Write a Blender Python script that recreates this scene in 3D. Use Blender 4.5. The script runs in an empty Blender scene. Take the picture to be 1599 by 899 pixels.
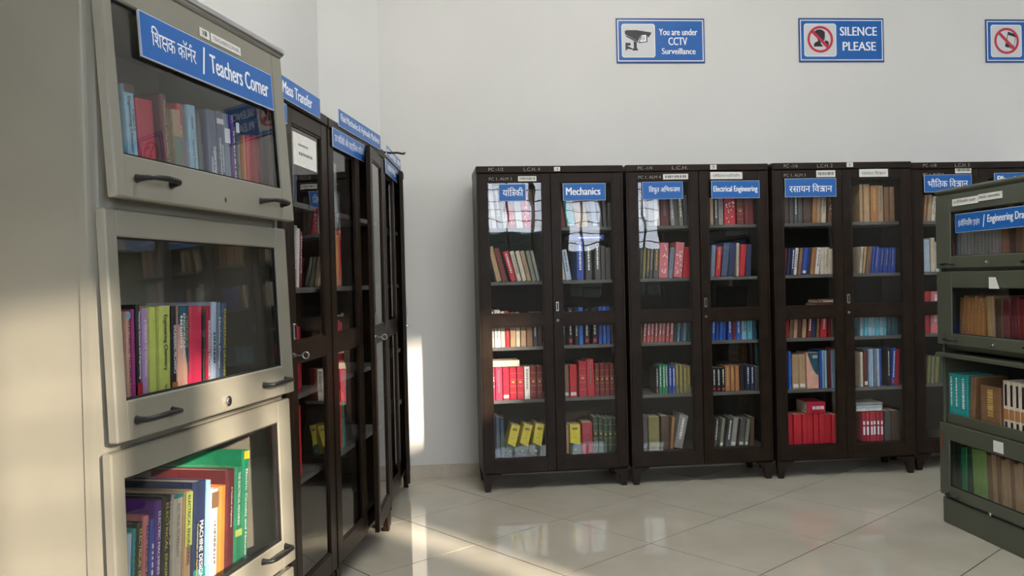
import bpy, bmesh, math, random
from mathutils import Vector, Matrix
random.seed(7)
SC = bpy.context.scene
COL = SC.collection
R = math.radians

# ------------------------------------------------------------------ camera, world, sun, exposure
FPX, YAW, PITCH, ROLL, EYE = 1290.3, -5.0, 0.545, 1.362, 1.288
_y, _p, _r = R(YAW), R(PITCH), R(ROLL)
FW = Vector((-math.sin(_y) * math.cos(_p), math.cos(_y) * math.cos(_p), -math.sin(_p)))
_rt = Vector((math.cos(_y), math.sin(_y), 0))
_up = _rt.cross(FW)
RT = _rt * math.cos(_r) - _up * math.sin(_r)
UP = _up * math.cos(_r) + _rt * math.sin(_r)
EYEP = Vector((0, 0, EYE))
cam = bpy.data.cameras.new('camera')
cam.sensor_width = 36.0
cam.lens = FPX / 1599.0 * 36.0
cam.clip_start = 0.02
camo = bpy.data.objects.new('camera', cam)
COL.objects.link(camo)
m = Matrix((RT, UP, -FW)).transposed().to_4x4()
m.translation = EYEP
camo.matrix_world = m
SC.camera = camo

world = bpy.data.worlds.new('sky'); SC.world = world; world.use_nodes = True
wn = world.node_tree.nodes; wl = world.node_tree.links
bg = wn['Background']
bg.inputs['Color'].default_value = (0.80, 0.88, 1.0, 1)
bg.inputs['Strength'].default_value = 10.0

SUN_AZ, SUN_EL = 39.0, 19.0      # travel direction left of +Y, elevation
sun = bpy.data.lights.new('sun', 'SUN'); sun.energy = 15.0; sun.angle = R(1.3); sun.color = (1.0, 0.86, 0.70)
suno = bpy.data.objects.new('sun', sun); COL.objects.link(suno)
sd = Vector((-math.sin(R(SUN_AZ)) * math.cos(R(SUN_EL)), math.cos(R(SUN_AZ)) * math.cos(R(SUN_EL)), -math.sin(R(SUN_EL))))
suno.rotation_euler = sd.to_track_quat('-Z', 'Y').to_euler()
suno.location = (6, -6, 6)

def area_light(name, loc, direction, sx, sy, power, color=(0.93, 0.96, 1.0)):
    l = bpy.data.lights.new(name, 'AREA'); l.shape = 'RECTANGLE'; l.size = sx; l.size_y = sy
    l.energy = power; l.color = color
    o = bpy.data.objects.new(name, l); COL.objects.link(o); o.location = loc
    o.rotation_euler = Vector(direction).to_track_quat('-Z', 'Z').to_euler()
area_light('rear_fill', (3.8, -1.44, 3.7), (-.05, 1, -0.10), 2.4, 1.2, 26, (1.0, 0.985, 0.95))  # added fill lamp before the solid rear wall, no window behind it
area_light('ceiling_fill', (0.9, 2.7, 4.46), (0, 0.35, -1), 2.4, 1.6, 163, (1.0, 0.99, 0.955))  # added overhead fill lamp; the ceiling above it is solid
area_light('daylight_left_window', (-1.86, -0.50, 2.45), (1, 0.30, 0), 1.8, 2.8, 18, (0.97, 0.99, 1.0))
area_light('daylight_right_window', (9.40, 2.4, 2.9), (-1, 0.25, 0.0), 3.6, 1.6, 12, (1.0, 0.98, 0.94))

SC.view_settings.view_transform = 'Standard'
SC.view_settings.look = 'None'
SC.view_settings.gamma = 1.0
SC.view_settings.use_curve_mapping = False
SC.view_settings.exposure = -0.10
try:
    SC.cycles.max_bounces = 10; SC.cycles.diffuse_bounces = 5; SC.cycles.glossy_bounces = 5
    SC.cycles.transparent_max_bounces = 24
    SC.cycles.sample_clamp_indirect = 6.0
except Exception:
    pass

# ------------------------------------------------------------------ materials
def principled(name, color, rough=0.5, metal=0.0, spec=0.5, vary=0.0, vscale=6.0, bump=0.0, bscale=60.0, coat=0.0, color2=None, detail=4.0):
    mt = bpy.data.materials.new(name); mt.use_nodes = True
    nt = mt.node_tree; n = nt.nodes; l = nt.links
    b = n['Principled BSDF']
    b.inputs['Base Color'].default_value = (*color, 1)
    b.inputs['Roughness'].default_value = rough
    b.inputs['Metallic'].default_value = metal
    b.inputs['Specular IOR Level'].default_value = spec
    b.inputs['Coat Weight'].default_value = coat
    b.inputs['Coat Roughness'].default_value = 0.1
    if vary or color2:
        tc = n.new('ShaderNodeTexCoord'); nz = n.new('ShaderNodeTexNoise'); nz.inputs['Scale'].default_value = vscale
        nz.inputs['Detail'].default_value = detail
        mx = n.new('ShaderNodeMix'); mx.data_type = 'RGBA'
        c2 = color2 or tuple(min(1, c * (1 + vary)) for c in color)
        c1 = color if color2 else tuple(c * (1 - vary) for c in color)
        mx.inputs['A'].default_value = (*c1, 1); mx.inputs['B'].default_value = (*c2, 1)
        rp = n.new('ShaderNodeMapRange'); rp.inputs['From Min'].default_value = 0.35; rp.inputs['From Max'].default_value = 0.65
        l.new(tc.outputs['Object'], nz.inputs['Vector']); l.new(nz.outputs['Fac'], rp.inputs['Value'])
        l.new(rp.outputs['Result'], mx.inputs['Factor']); l.new(mx.outputs['Result'], b.inputs['Base Color'])
    if bump:
        tc2 = n.new('ShaderNodeTexCoord'); nb = n.new('ShaderNodeTexNoise'); nb.inputs['Scale'].default_value = bscale
        bp = n.new('ShaderNodeBump'); bp.inputs['Strength'].default_value = bump; bp.inputs['Distance'].default_value = 0.004
        l.new(tc2.outputs['Object'], nb.inputs['Vector']); l.new(nb.outputs['Fac'], bp.inputs['Height']); l.new(bp.outputs['Normal'], b.inputs['Normal'])
    return mt

def glass_mat(name, ior=1.5, tint=(1, 1, 1), bump=0.0, bscale=3.0):
    mt = bpy.data.materials.new(name); mt.use_nodes = True
    nt = mt.node_tree; n = nt.nodes; l = nt.links
    n.remove(n['Principled BSDF'])
    out = n['Material Output']
    tr = n.new('ShaderNodeBsdfTransparent'); tr.inputs['Color'].default_value = (*tint, 1)
    gl = n.new('ShaderNodeBsdfGlossy'); gl.inputs['Roughness'].default_value = 0.0
    fr = n.new('ShaderNodeFresnel')
    # the fresnel node inverts the index on back faces; undo that, so light leaving the thin pane is not totally reflected
    ge = n.new('ShaderNodeNewGeometry'); mr = n.new('ShaderNodeMapRange')
    mr.inputs['To Min'].default_value = ior; mr.inputs['To Max'].default_value = 1 / ior
    l.new(ge.outputs['Backfacing'], mr.inputs['Value']); l.new(mr.outputs['Result'], fr.inputs['IOR'])
    mx = n.new('ShaderNodeMixShader')
    l.new(fr.outputs['Fac'], mx.inputs['Fac'])
    l.new(tr.outputs[0], mx.inputs[1]); l.new(gl.outputs[0], mx.inputs[2]); l.new(mx.outputs[0], out.inputs['Surface'])
    if bump:
        tc = n.new('ShaderNodeTexCoord'); nb = n.new('ShaderNodeTexNoise'); nb.inputs['Scale'].default_value = bscale; nb.inputs['Detail'].default_value = 1.0
        bp = n.new('ShaderNodeBump'); bp.inputs['Strength'].default_value = bump; bp.inputs['Distance'].default_value = 0.01
        l.new(tc.outputs['Object'], nb.inputs['Vector']); l.new(nb.outputs['Fac'], bp.inputs['Height']); l.new(bp.outputs['Normal'], gl.inputs['Normal'])
    return mt

M = {}
M['wall'] = principled('wall_paint', (0.66, 0.65, 0.62), 0.6, vary=0.02, vscale=1.5, bump=0.15, bscale=14)
M['walldim'] = principled('dimmed_wall_paint', (0.30, 0.29, 0.27), 0.7)  # unseen walls darkened to cut bounced light and reflections
M['ceiling'] = principled('ceiling_paint', (0.75, 0.75, 0.72), 0.8)
M['tile'] = principled('vitrified_tile', (0.46, 0.425, 0.345), 0.03, spec=0.6, color2=(0.51, 0.475, 0.395), vscale=3.0, detail=8)
M['grout'] = principled('dark_grout', (0.02, 0.016, 0.012), 0.9, spec=0.0)
M['skirting'] = principled('skirting_stone', (0.50, 0.44, 0.36), 0.35, vary=0.12, vscale=9)
M['dark'] = principled('dark_brown_enamel', (0.012, 0.0062, 0.0032), 0.36, spec=0.22, color2=(0.020, 0.012, 0.007), vscale=10, bump=0.08, bscale=90)
M['darkin'] = principled('dark_interior', (0.008, 0.007, 0.006), 0.7, spec=0.2)
M['shelf'] = principled('shelf_edge_grey', (0.10, 0.10, 0.095), 0.5, vary=0.15)
M['cream'] = principled('cream_grey_enamel', (0.222, 0.207, 0.163), 0.33, spec=0.5, vary=0.03, vscale=5, bump=0.05, bscale=40)
M['creamin'] = principled('olive_grey_interior', (0.34, 0.325, 0.26), 0.5, vary=0.05)
M['green'] = principled('green_grey_enamel', (0.075, 0.082, 0.056), 0.4, vary=0.06, vscale=6, bump=0.05, bscale=40)
M['greenin'] = principled('green_grey_interior', (0.05, 0.055, 0.045), 0.6)
M['chrome'] = principled('chrome', (0.75, 0.75, 0.74), 0.15, metal=1)
M['steel'] = principled('brushed_steel_edge', (0.6, 0.6, 0.6), 0.28, metal=1)
M['black'] = principled('black_handle', (0.008, 0.008, 0.008), 0.38, spec=.4)
M['rubber'] = principled('black_gap', (0.006, 0.006, 0.006), 0.9)
M['blue'] = principled('sign_blue', (0.012, 0.115, 0.40), 0.3, spec=0.4)
M['blueedge'] = principled('sign_dark_blue', (0.006, 0.055, 0.22), 0.3)
M['white'] = principled('sign_white', (0.84, 0.86, 0.90), 0.4)
M['acryl'] = principled('sign_edge', (0.55, 0.60, 0.68), 0.3)
M['red'] = principled('sign_red', (0.50, 0.02, 0.05), 0.4)
M['ink'] = principled('sign_black', (0.012, 0.010, 0.018), 0.4)
M['greypic'] = principled('pictogram_grey', (0.60, 0.61, 0.62), 0.4)
M['paper'] = principled('paper', (0.68, 0.67, 0.62), 0.8, vary=0.05, vscale=40)
M['greyink'] = principled('faded_ink', (0.16, 0.16, 0.17), 0.8)
M['chalk'] = principled('faded_white_paint', (0.32, 0.30, 0.26), 0.8)
M['glass'] = glass_mat('pane_glass')
M['glasswavy'] = glass_mat('wavy_pane_glass', bump=0.07, bscale=5.0)
M['winframe'] = principled('window_frame_paint', (0.30, 0.28, 0.25), 0.5)
M['pages'] = principled('book_pages', (0.55, 0.49, 0.37), 0.9, vary=0.1, vscale=80)
M['rust'] = principled('rust_spot', (0.16, 0.05, 0.02), 0.9)

BC = {  # book cloth colours
 'red': (0.50, 0.018, 0.03), 'crimson': (0.42, 0.012, 0.04), 'pink red': (0.60, 0.035, 0.09), 'dark red': (0.16, 0.012, 0.015), 'maroon': (0.11, 0.015, 0.02),
 'white': (0.66, 0.64, 0.60), 'cream': (0.58, 0.52, 0.40), 'tan': (0.40, 0.27, 0.15), 'brown': (0.20, 0.11, 0.055), 'dark brown': (0.07, 0.04, 0.025),
 'orange': (0.62, 0.22, 0.04), 'orange brown': (0.36, 0.16, 0.06), 'grey': (0.26, 0.26, 0.24), 'dark grey': (0.07, 0.07, 0.07), 'black': (0.015, 0.014, 0.016),
 'navy': (0.018, 0.03, 0.09), 'blue': (0.02, 0.07, 0.36), 'bright blue': (0.02, 0.14, 0.55), 'light blue': (0.26, 0.46, 0.58), 'pale blue': (0.42, 0.52, 0.66), 'cyan': (0.10, 0.42, 0.52),
 'teal': (0.02, 0.28, 0.27), 'green': (0.02, 0.25, 0.12), 'dark green': (0.02, 0.06, 0.035), 'olive': (0.20, 0.19, 0.06), 'yellow': (0.70, 0.60, 0.05),
 'lime': (0.52, 0.60, 0.14), 'purple': (0.13, 0.03, 0.26), 'lilac': (0.42, 0.26, 0.50), 'magenta': (0.36, 0.03, 0.22), 'peach': (0.72, 0.40, 0.30),
 'pink': (0.60, 0.17, 0.19), 'dusty pink': (0.45, 0.12, 0.11), 'slate': (0.06, 0.09, 0.16), 'blue grey': (0.16, 0.22, 0.30), 'grey green': (0.17, 0.20, 0.14),
 'worn green': (0.10, 0.17, 0.12), 'light green': (0.20, 0.36, 0.10), 'dark teal': (0.015, 0.09, 0.12),
}
BM = {k: principled('book_' + k.replace(' ', '_'), v, 0.42, vary=0.10, vscale=25) for k, v in BC.items()}

# ------------------------------------------------------------------ mesh helpers
class MB:
    def __init__(s): s.v = []; s.f = []; s.mi = []; s.mats = []; s.sm = []
    def mat(s, mt):
        if mt not in s.mats: s.mats.append(mt)
        return s.mats.index(mt)
    def add(s, vs, fs, mt, smooth=False, X=None):
        o = len(s.v)
        s.v += [tuple(X @ Vector(p)) if X else tuple(p) for p in vs]
        i = s.mat(mt)
        for f in fs: s.f.append([o + k for k in f]); s.mi.append(i); s.sm.append(smooth)
    def box(s, x0, x1, y0, y1, z0, z1, mt, X=None):
        vs = [(x0, y0, z0), (x1, y0, z0), (x1, y1, z0), (x0, y1, z0), (x0, y0, z1), (x1, y0, z1), (x1, y1, z1), (x0, y1, z1)]
        s.add(vs, [(3, 2, 1, 0), (4, 5, 6, 7), (0, 1, 5, 4), (1, 2, 6, 5), (2, 3, 7, 6), (3, 0, 4, 7)], mt, X=X)
    def bbox(s, x0, x1, y0, y1, z0, z1, mt, b=0.003, X=None):   # box with chamfered edges
        vs = []; b = min(b, (x1 - x0) * .45, (y1 - y0) * .45, (z1 - z0) * .45)
        import itertools
        cx, cy, cz = (x0 + x1) / 2, (y0 + y1) / 2, (z0 + z1) / 2
        bm = bmesh.new(); bmesh.ops.create_cube(bm, size=1)
        for v in bm.verts: v.co = Vector((cx + v.co.x * (x1 - x0), cy + v.co.y * (y1 - y0), cz + v.co.z * (z1 - z0)))
        bmesh.ops.bevel(bm, geom=bm.edges[:], offset=b, segments=1, affect='EDGES', profile=0.5)
        bm.verts.index_update()
        s.add([v.co[:] for v in bm.verts], [[v.index for v in f.verts] for f in bm.faces], mt, X=X); bm.free()
    def prism(s, pts, a0, a1, mt, axis='y', X=None, smooth=False):   # polygon extruded along an axis
        def P(p, t): return {'y': (p[0], t, p[1]), 'x': (t, p[0], p[1]), 'z': (p[0], p[1], t)}[axis]
        n = len(pts); vs = [P(p, a0) for p in pts] + [P(p, a1) for p in pts]
        fs = [tuple(range(n))[::-1], tuple(range(n, 2 * n))]
        s.add(vs, fs, mt, X=X)
        s.add(vs, [(i, (i + 1) % n, n + (i + 1) % n, n + i) for i in range(n)], mt, smooth, X=X)
    def tube(s, pts, r, mt, seg=8, X=None, cap=True):
        rs = r if isinstance(r, (list, tuple)) else [r] * len(pts)
        P = [Vector(p) for p in pts]; vs = []; fs = []
        prev = None
        for i, p in enumerate(P):
            t = (P[min(i + 1, len(P) - 1)] - P[max(i - 1, 0)]).normalized()
            a = prev if prev is not None else (Vector((0, 0, 1)) if abs(t.z) < .9 else Vector((1, 0, 0)))
            a = (a - t * a.dot(t)).normalized(); prev = a; b = t.cross(a)
            for k in range(seg):
                th = 2 * math.pi * k / seg
                vs.append(tuple(p + (a * math.cos(th) + b * math.sin(th)) * rs[i]))
        for i in range(len(P) - 1):
            for k in range(seg):
                fs.append((i * seg + k, i * seg + (k + 1) % seg, (i + 1) * seg + (k + 1) % seg, (i + 1) * seg + k))
        s.add(vs, fs, mt, True, X=X)
        if cap:
            s.add(vs[:seg], [tuple(range(seg))[::-1]], mt, X=X); s.add(vs[-seg:], [tuple(range(seg))], mt, X=X)
    def mesh(s, name):
        me = bpy.data.meshes.new(name); me.from_pydata(s.v, [], s.f)
        for mt in s.mats: me.materials.append(mt)
        me.polygons.foreach_set('material_index', s.mi); me.polygons.foreach_set('use_smooth', s.sm)
        me.update()
        bm = bmesh.new(); bm.from_mesh(me); bmesh.ops.recalc_face_normals(bm, faces=[f for f in bm.faces if not f.smooth] ); bm.to_mesh(me); bm.free()
        return me
    def obj(s, name, parent=None, loc=None, rot=None):
        return mkobj(name, s.mesh(name), parent, loc, rot)

def mkobj(name, data, parent=None, loc=None, rot=None):
    o = bpy.data.objects.new(name, data); COL.objects.link(o)
    if parent: o.parent = parent
    if loc: o.location = loc
    if rot: o.rotation_euler = rot
    return o
def tag(o, label=None, cat=None, group=None, kind=None):
    if label: o['label'] = label
    if cat: o['category'] = cat
    if group: o['group'] = group
    if kind: o['kind'] = kind
    return o

# ------------------------------------------------------------------ lettering (flat print)
_tc = {}
def glyphs(body, bold=0.010, spacing=1.0):
    k = (body, bold, spacing)
    if k in _tc: return _tc[k]
    c = bpy.data.curves.new('t', 'FONT'); c.body = body; c.size = 1; c.resolution_u = 3; c.space_character = spacing
    o = bpy.data.objects.new('t', c); COL.objects.link(o)
    dg = bpy.context.evaluated_depsgraph_get(); dg.update()
    me = o.evaluated_get(dg).to_mesh()
    vs = [(v.co.x, v.co.y, 0) for v in me.vertices]; fs = [list(p.vertices) for p in me.polygons]
    o.evaluated_get(dg).to_mesh_clear()
    if bold:      # heavier strokes: the same print struck again a little to each side
        n0 = len(vs); f0 = list(fs); v0 = list(vs)
        for q_, dx in enumerate((-bold, bold)):
            vs += [(a + dx, b, q_ + 1) for a, b, _ in v0]; fs += [[i + n0 * (q_ + 1) for i in f] for f in f0]
    bpy.data.objects.remove(o); bpy.data.curves.remove(c)
    _tc[k] = (vs, fs); return vs, fs
def stroke(pts, w=0.085):
    vs = []; fs = []
    for i in range(len(pts) - 1):
        a = Vector(pts[i]); b = Vector(pts[i + 1]); d = (b - a)
        if d.length == 0: continue
        d.normalize(); n = Vector((-d.y, d.x)) * w / 2; e = d * w * .25
        k = len(vs)
        vs += [tuple(a - e - n), tuple(b + e - n), tuple(b + e + n), tuple(a - e + n)]; fs.append([k, k + 1, k + 2, k + 3])
    return vs, fs
def arc(cx, cy, rx, ry, a0, a1, n=8):
    return [(cx + rx * math.cos(R(a0 + (a1 - a0) * i / n)), cy + ry * math.sin(R(a0 + (a1 - a0) * i / n))) for i in range(n + 1)]
HL = 0.585   # headline height of the Devanagari glyphs
CJ = {       # conjunct signs drawn as strokes: (advance, polylines)
 'KSHA': (0.64, [[(0, HL), (.64, HL)], [(.26, HL), (.22, .52)], arc(.22, .41, .13, .11, 90, 270), arc(.22, .18, .13, .12, 90, 270), [(.22, .06), (.36, -.04)], [(.22, .30), (.54, .30)], [(.54, HL), (.54, 0)]]),
 'GYA': (0.72, [[(0, HL), (.72, HL)], [(.08, .36), (.34, .36)], arc(.24, .22, .17, .16, 100, -150), [(.34, .36), (.40, HL)], arc(.44, .20, .10, .16, 80, -60), [(.36, .33), (.58, .33)], [(.58, HL), (.58, 0)]]),
 'TRA': (0.46, [[(0, HL), (.46, HL)], [(.36, HL), (.36, 0)], [(.36, .36), (.06, .36)], [(.34, .34), (.06, .06)]]),
 'DYA': (0.62, [[(0, HL), (.62, HL)], [(.20, HL), (.20, .44)], arc(.22, .30, .14, .14, 95, 270), [(.22, .16), (.46, .10)], arc(.34, .24, .10, .12, 120, -60), [(.50, HL), (.50, 0)]]),
 'DRA': (0.48, [[(0, HL), (.48, HL)], [(.26, HL), (.26, .44)], arc(.26, .30, .15, .14, 95, 270), [(.26, .16), (.36, .04)], [(.30, .16), (.10, -.06)]]),
 'DDRA': (0.50, [[(0, HL), (.50, HL)], [(.28, HL), (.28, .50)], arc(.26, .40, .13, .10, 60, 270), arc(.26, .20, .15, .11, 90, -120), [(.16, -.02), (.28, -.12), (.40, -.02)]]),
 'REPH': (0.0, [arc(-.14, HL + .12, .10, .11, 200, 20)]),
 'NHALF': (0.30, [[(0, HL), (.30, HL)], [(.30, .30), (.16, .30)], arc(.12, .24, .06, .07, 0, 360)]),
}
def compose(tokens):
    V = []; F = []; x = 0.0
    for nt, t in enumerate(tokens):
        if t in CJ:
            adv, pl = CJ[t]
            for ip, p in enumerate(pl):
                vs, fs = stroke(p); k = len(V)
                V += [(x + a, b, 3 + ip + (iv // 4 % 2) * .5) for iv, (a, b) in enumerate(vs)]; F += [[k + i for i in f] for f in fs]
            x += adv
        elif t == ' ': x += 0.26
        elif t == 'ि':
            vs, fs = glyphs(t); k = len(V); m0 = min(v[0] for v in vs)
            V += [(x + a - m0, b, l + 1.2) for a, b, l in vs]; F += [[k + i for i in f] for f in fs]; x += 0.26
        else:
            vs, fs = glyphs(t); k = len(V)
            V += [(x + a, b, l + nt % 2 * .3) for a, b, l in vs]; F += [[k + i for i in f] for f in fs]
            if vs: x += max(v[0] for v in vs) - 0.015
    return V, F
def text_fit(mb, body, x0, x1, z0, z1, y, mt, rot=0, X=None, bold=0.010, keep=False):
    """flat lettering in the local xz plane facing -y, fitted into the rectangle; rot=1: reads downwards (book spines)"""
    if body == '~':        # print too small to read in the photograph: broken dashes
        vs, fs, t_ = [], [], 0.0
        rr = random.Random(int((x0 + z0) * 1e4))
        while t_ < 6:
            a_ = rr.uniform(.15, .6); k = len(vs); lo = rr.uniform(0, .25)
            vs += [(t_, lo, 0), (t_ + a_, lo, 0), (t_ + a_, 1, 0), (t_, 1, 0)]; fs.append([k, k + 1, k + 2, k + 3]); t_ += a_ + rr.uniform(.08, .3)
    else: vs, fs = compose(body) if isinstance(body, list) else glyphs(body, bold)
    if not vs: return
    ax, bx = min(v[0] for v in vs), max(v[0] for v in vs); az, bz = min(v[1] for v in vs), max(v[1] for v in vs)
    out = []
    W, H = x1 - x0, z1 - z0
    if rot: W, H = H, W
    sx, sz = W / (bx - ax), H / (bz - az)
    if keep: sx = min(sx, sz * 1.0)
    ox = (W - sx * (bx - ax)) / 2
    for a, b, l in vs:      # overlapping strokes lie a hair apart, like layers of print
        p, q = ox + (a - ax) * sx, (b - az) * sz; yy = y - l * .00007
        if rot: out.append((x0 + q, yy, z1 - p))
        else: out.append((x0 + p, yy, z0 + q))
    mb.add(out, fs, mt, X=X)

TXT = {
 'teachers': ['िश', 'KSHA', 'क', ' ', 'कॉन', 'REPH', 'र'],
 'mech': ['यां', 'ि', 'TRA', 'की'],
 'elec': ['िव', 'DYA', 'ुत', ' ', 'अिभय', 'NHALF', 'TRA', 'ण'],
 'chem': ['र', 'सा', 'यन', ' ', 'िव', 'GYA', 'ान'],
 'phys': ['भौ', 'ितक', ' ', 'िव', 'GYA', 'ान'],
 'draw': ['इं', 'जी', 'िनयिर', 'ं', 'ग', ' ', 'DDRA', 'ाइंग'],
 'elecs': ['इलेिक', 'ट', 'कल', ' ', 'इंजीिनयिरंग'],
 'fluid': ['DRA', 'व', ' ', 'यां', 'ि', 'TRA', 'की', ' ', 'और', ' ', 'हाइ', 'DDRA', 'ोिलक', ' ', 'यां', 'ि', 'TRA', 'की'],
 'heat': ['ऊष्मा', ' ', 'एवं', ' ', 'DRA', 'व्यमान', ' ', 'स्थानान्तर'],
}

# ------------------------------------------------------------------ room shell
RX0, RY0, RY1, RX1, CH = -1.72, -1.5, 5.45, 9.5, 4.5
POLY = [(-1.72, RY0), (RX1, RY0), (RX1, RY1), (-0.36, RY1), (-0.72, 5.25)]
# floor: one tile at a time, recessed joints, lattice turned about 41 degrees to the walls
fl = MB(); fl.add([(x, y, -0.0020) for x, y in POLY] + [(x, y, -0.05) for x, y in POLY], [(0, 1, 2, 3, 4), (9, 8, 7, 6, 5)], M['grout'])
floor = tag(fl.obj('floor'), 'cream vitrified tile floor laid diagonally', kind='structure')
def clip(poly, a, b):
    out = []
    def side(p): return (b[0] - a[0]) * (p[1] - a[1]) - (b[1] - a[1]) * (p[0] - a[0])
    for i in range(len(poly)):
        p, q = poly[i], poly[(i + 1) % len(poly)]; sp, sq = side(p), side(q)
        if sp >= 0: out.append(p)
        if (sp >= 0) != (sq >= 0):
            t = sp / (sp - sq); out.append((p[0] + t * (q[0] - p[0]), p[1] + t * (q[1] - p[1])))
    return out
TO = Vector((1.105, 4.754)); TU = Vector((0.4796, 0.3614)); TV = Vector((0.3614, -0.4796))
g = 0.0024 / 0.6
ntile = 0
for i in range(-30, 30):
    for j in range(-30, 30):
        q = [TO + TU * (i + a) + TV * (j + b) for a, b in ((g, g), (g, 1 - g), (1 - g, 1 - g), (1 - g, g))]
        c = sum(q, Vector((0, 0))) / 4
        if c.y < -1.9 or c.x > 10 or c.x < -2.3 or c.y > 5.9: continue
        p = [tuple(a) for a in q]
        for k in range(len(POLY)):
            p = clip(p, POLY[k], POLY[(k + 1) % len(POLY)])
            if len(p) < 3: break
        if len(p) < 3: continue
        t = MB(); z = random.uniform(-0.0003, 0.0003)
        n = len(p); b = [(x, y, -0.0019) for x, y in p]; tp = [(x, y, z) for x, y in p]
        t.add(b + tp, [tuple(range(n, 2 * n))] + [(k, (k + 1) % n, n + (k + 1) % n, n + k) for k in range(n)], M['tile'])
        t.obj('tile', floor); ntile += 1

def wall_panel(name, a, b, holes=(), thick=0.2, z1=CH, mt='wall'):
    """wall from a to b (plan), inner face on the line, thickness to the right of a->b; holes = (s0,s1,z0,z1)"""
    a = Vector(a); b = Vector(b); L = (b - a).length; d = (b - a) / L; nrm = Vector((d.y, -d.x))
    X = Matrix(((d.x, nrm.x, 0, a.x), (d.y, nrm.y, 0, a.y), (0, 0, 1, 0), (0, 0, 0, 1)))
    mb = MB()
    xs = sorted({0, L} | {h[0] for h in holes} | {h[1] for h in holes})
    for i in range(len(xs) - 1):
        s0, s1 = xs[i], xs[i + 1]; mid = (s0 + s1) / 2
        hs = sorted([h for h in holes if h[0] < mid < h[1]], key=lambda h: h[2]); z = 0
        for h in hs:
            if h[2] > z: mb.box(s0, s1, 0, thick, z, h[2], M[mt], X)
            z = h[3]
        if z < z1: mb.box(s0, s1, 0, thick, z, z1, M[mt], X)
    return tag(mb.obj(name), kind='structure'), X
wb, _ = wall_panel('wall_back', (RX1 + .2, RY1), (-0.36, RY1))
wall_panel('wall_corner', (-0.36, 5.45), (-0.72, 5.25))
LWL = (Vector((-0.72, 5.25)) - Vector((-1.72, RY0))).length
wl_, XL = wall_panel('wall_left', (-0.72, 5.25), (-1.72, RY0), [(LWL - 1.95, LWL - 0.12, 1.0, 3.95)])
# openings of the wall behind the camera (X0, X1, Z0, Z1)
REAR = [(0.70, 2.02, 1.0, 2.70), (2.16, 2.72, 1.0, 2.70), (4.38, 4.80, 1.6, 2.74), (5.22, 5.95, 3.30, 4.02)]
wf_, XF = wall_panel('wall_front', (-1.92, RY0), (RX1 + .2, RY0), [(h[0] + 1.92, h[1] + 1.92, h[2], h[3]) for h in REAR], mt='walldim')
wr_, XR = wall_panel('wall_right', (RX1, RY0), (RX1, RY1), [(2.1, 5.7, 1.5, 3.7)], mt='walldim')
cl = MB(); cl.box(-2.2, RX1 + .2, RY0 - .2, RY1 + .2, CH, CH + .15, M['ceiling']); tag(cl.obj('ceiling'), kind='structure')
q = MB()
for a_, b_, c_, d_ in ((-.40, 2.20, 1.80, 1.88), (-.40, 2.20, 3.52, 3.60), (-.40, -.32, 1.88, 3.52), (2.12, 2.20, 1.88, 3.52)): q.box(a_, b_, c_, d_, CH - .10, CH, M['winframe'])
tag(q.obj('ceiling_fill_frame'), kind='structure')  # bars added round the overhead fill lamp, no opening above

def window(name, X, x0, x1, z0, z1, nx, nz, th=0.2):
    root = MB(); f = 0.045
    for a, b, c, d in ((x0, x1, z0, z0 + f), (x0, x1, z1 - f, z1), (x0, x0 + f, z0 + f, z1 - f), (x1 - f, x1, z0 + f, z1 - f)):
        root.box(a, b, .06, .12, c, d, M['winframe'], X)
    r = tag(root.obj(name), 'painted steel window with a bar grille', kind='structure')
    for i in range(1, nx):
        x = x0 + (x1 - x0) * i / nx; w = .028 if (i % 3) else .05
        q = MB(); q.box(x - w / 2, x + w / 2, .07, .11, z0 + f, z1 - f, M['winframe'], X); q.obj('mullion', r)
    q = MB(); q.box(x0 + f, x1 - f, .088, .092, z0 + f, z1 - f, M['glass'], X); q.obj('window_pane', r)
    for i in range(1, nz):
        z = z0 + (z1 - z0) * i / nz
        q = MB(); q.tube([(x0 + f, .05, z), (x1 - f, .05, z)], .007, M['winframe'], 6, X); q.obj('grille_bar', r)
    return r
bl = MB(); bl.box(2.5, 5.1, RY0 + .001, RY0 + .012, 3.08, 4.32, principled('fill_backing_white', (.8, .79, .75), .8)); tag(bl.obj('fill_backing_panel'), kind='structure')  # added panel behind the rear fill lamp; the wall is closed here
window('window_1', XF, .70 + 1.92, 2.02 + 1.92, 1.0, 2.70, 4, 11)
window('window_6', XF, 2.16 + 1.92, 2.72 + 1.92, 1.0, 2.70, 2, 11)
window('window_2', XF, 4.38 + 1.92, 4.80 + 1.92, 1.6, 2.74, 1, 3)
window('window_3', XF, 5.22 + 1.92, 5.95 + 1.92, 3.30, 4.02, 1, 1)
window('window_4', XR, 2.1, 5.7, 1.5, 3.7, 7, 10)

# added low dark screen for outdoor trees, masks sky reflected in the panes
ow = MB(); ow.box(-14, 16, -13.2, -13.0, -.3, 2.1, principled('dark_tree_screen', (0.06, 0.07, 0.05), 0.9)); tag(ow.obj('tree_screen_outside'), kind='structure')
og = MB(); og.box(-14, 16, -13.0, RY0 - .25, -.3, -.2, principled('outside_ground', (0.10, 0.09, 0.07), 0.9)); tag(og.obj('ground_outside'), kind='structure')

window('window_5', XL, LWL - 1.95, LWL - 0.12, 1.0, 3.95, 6, 14)

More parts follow.
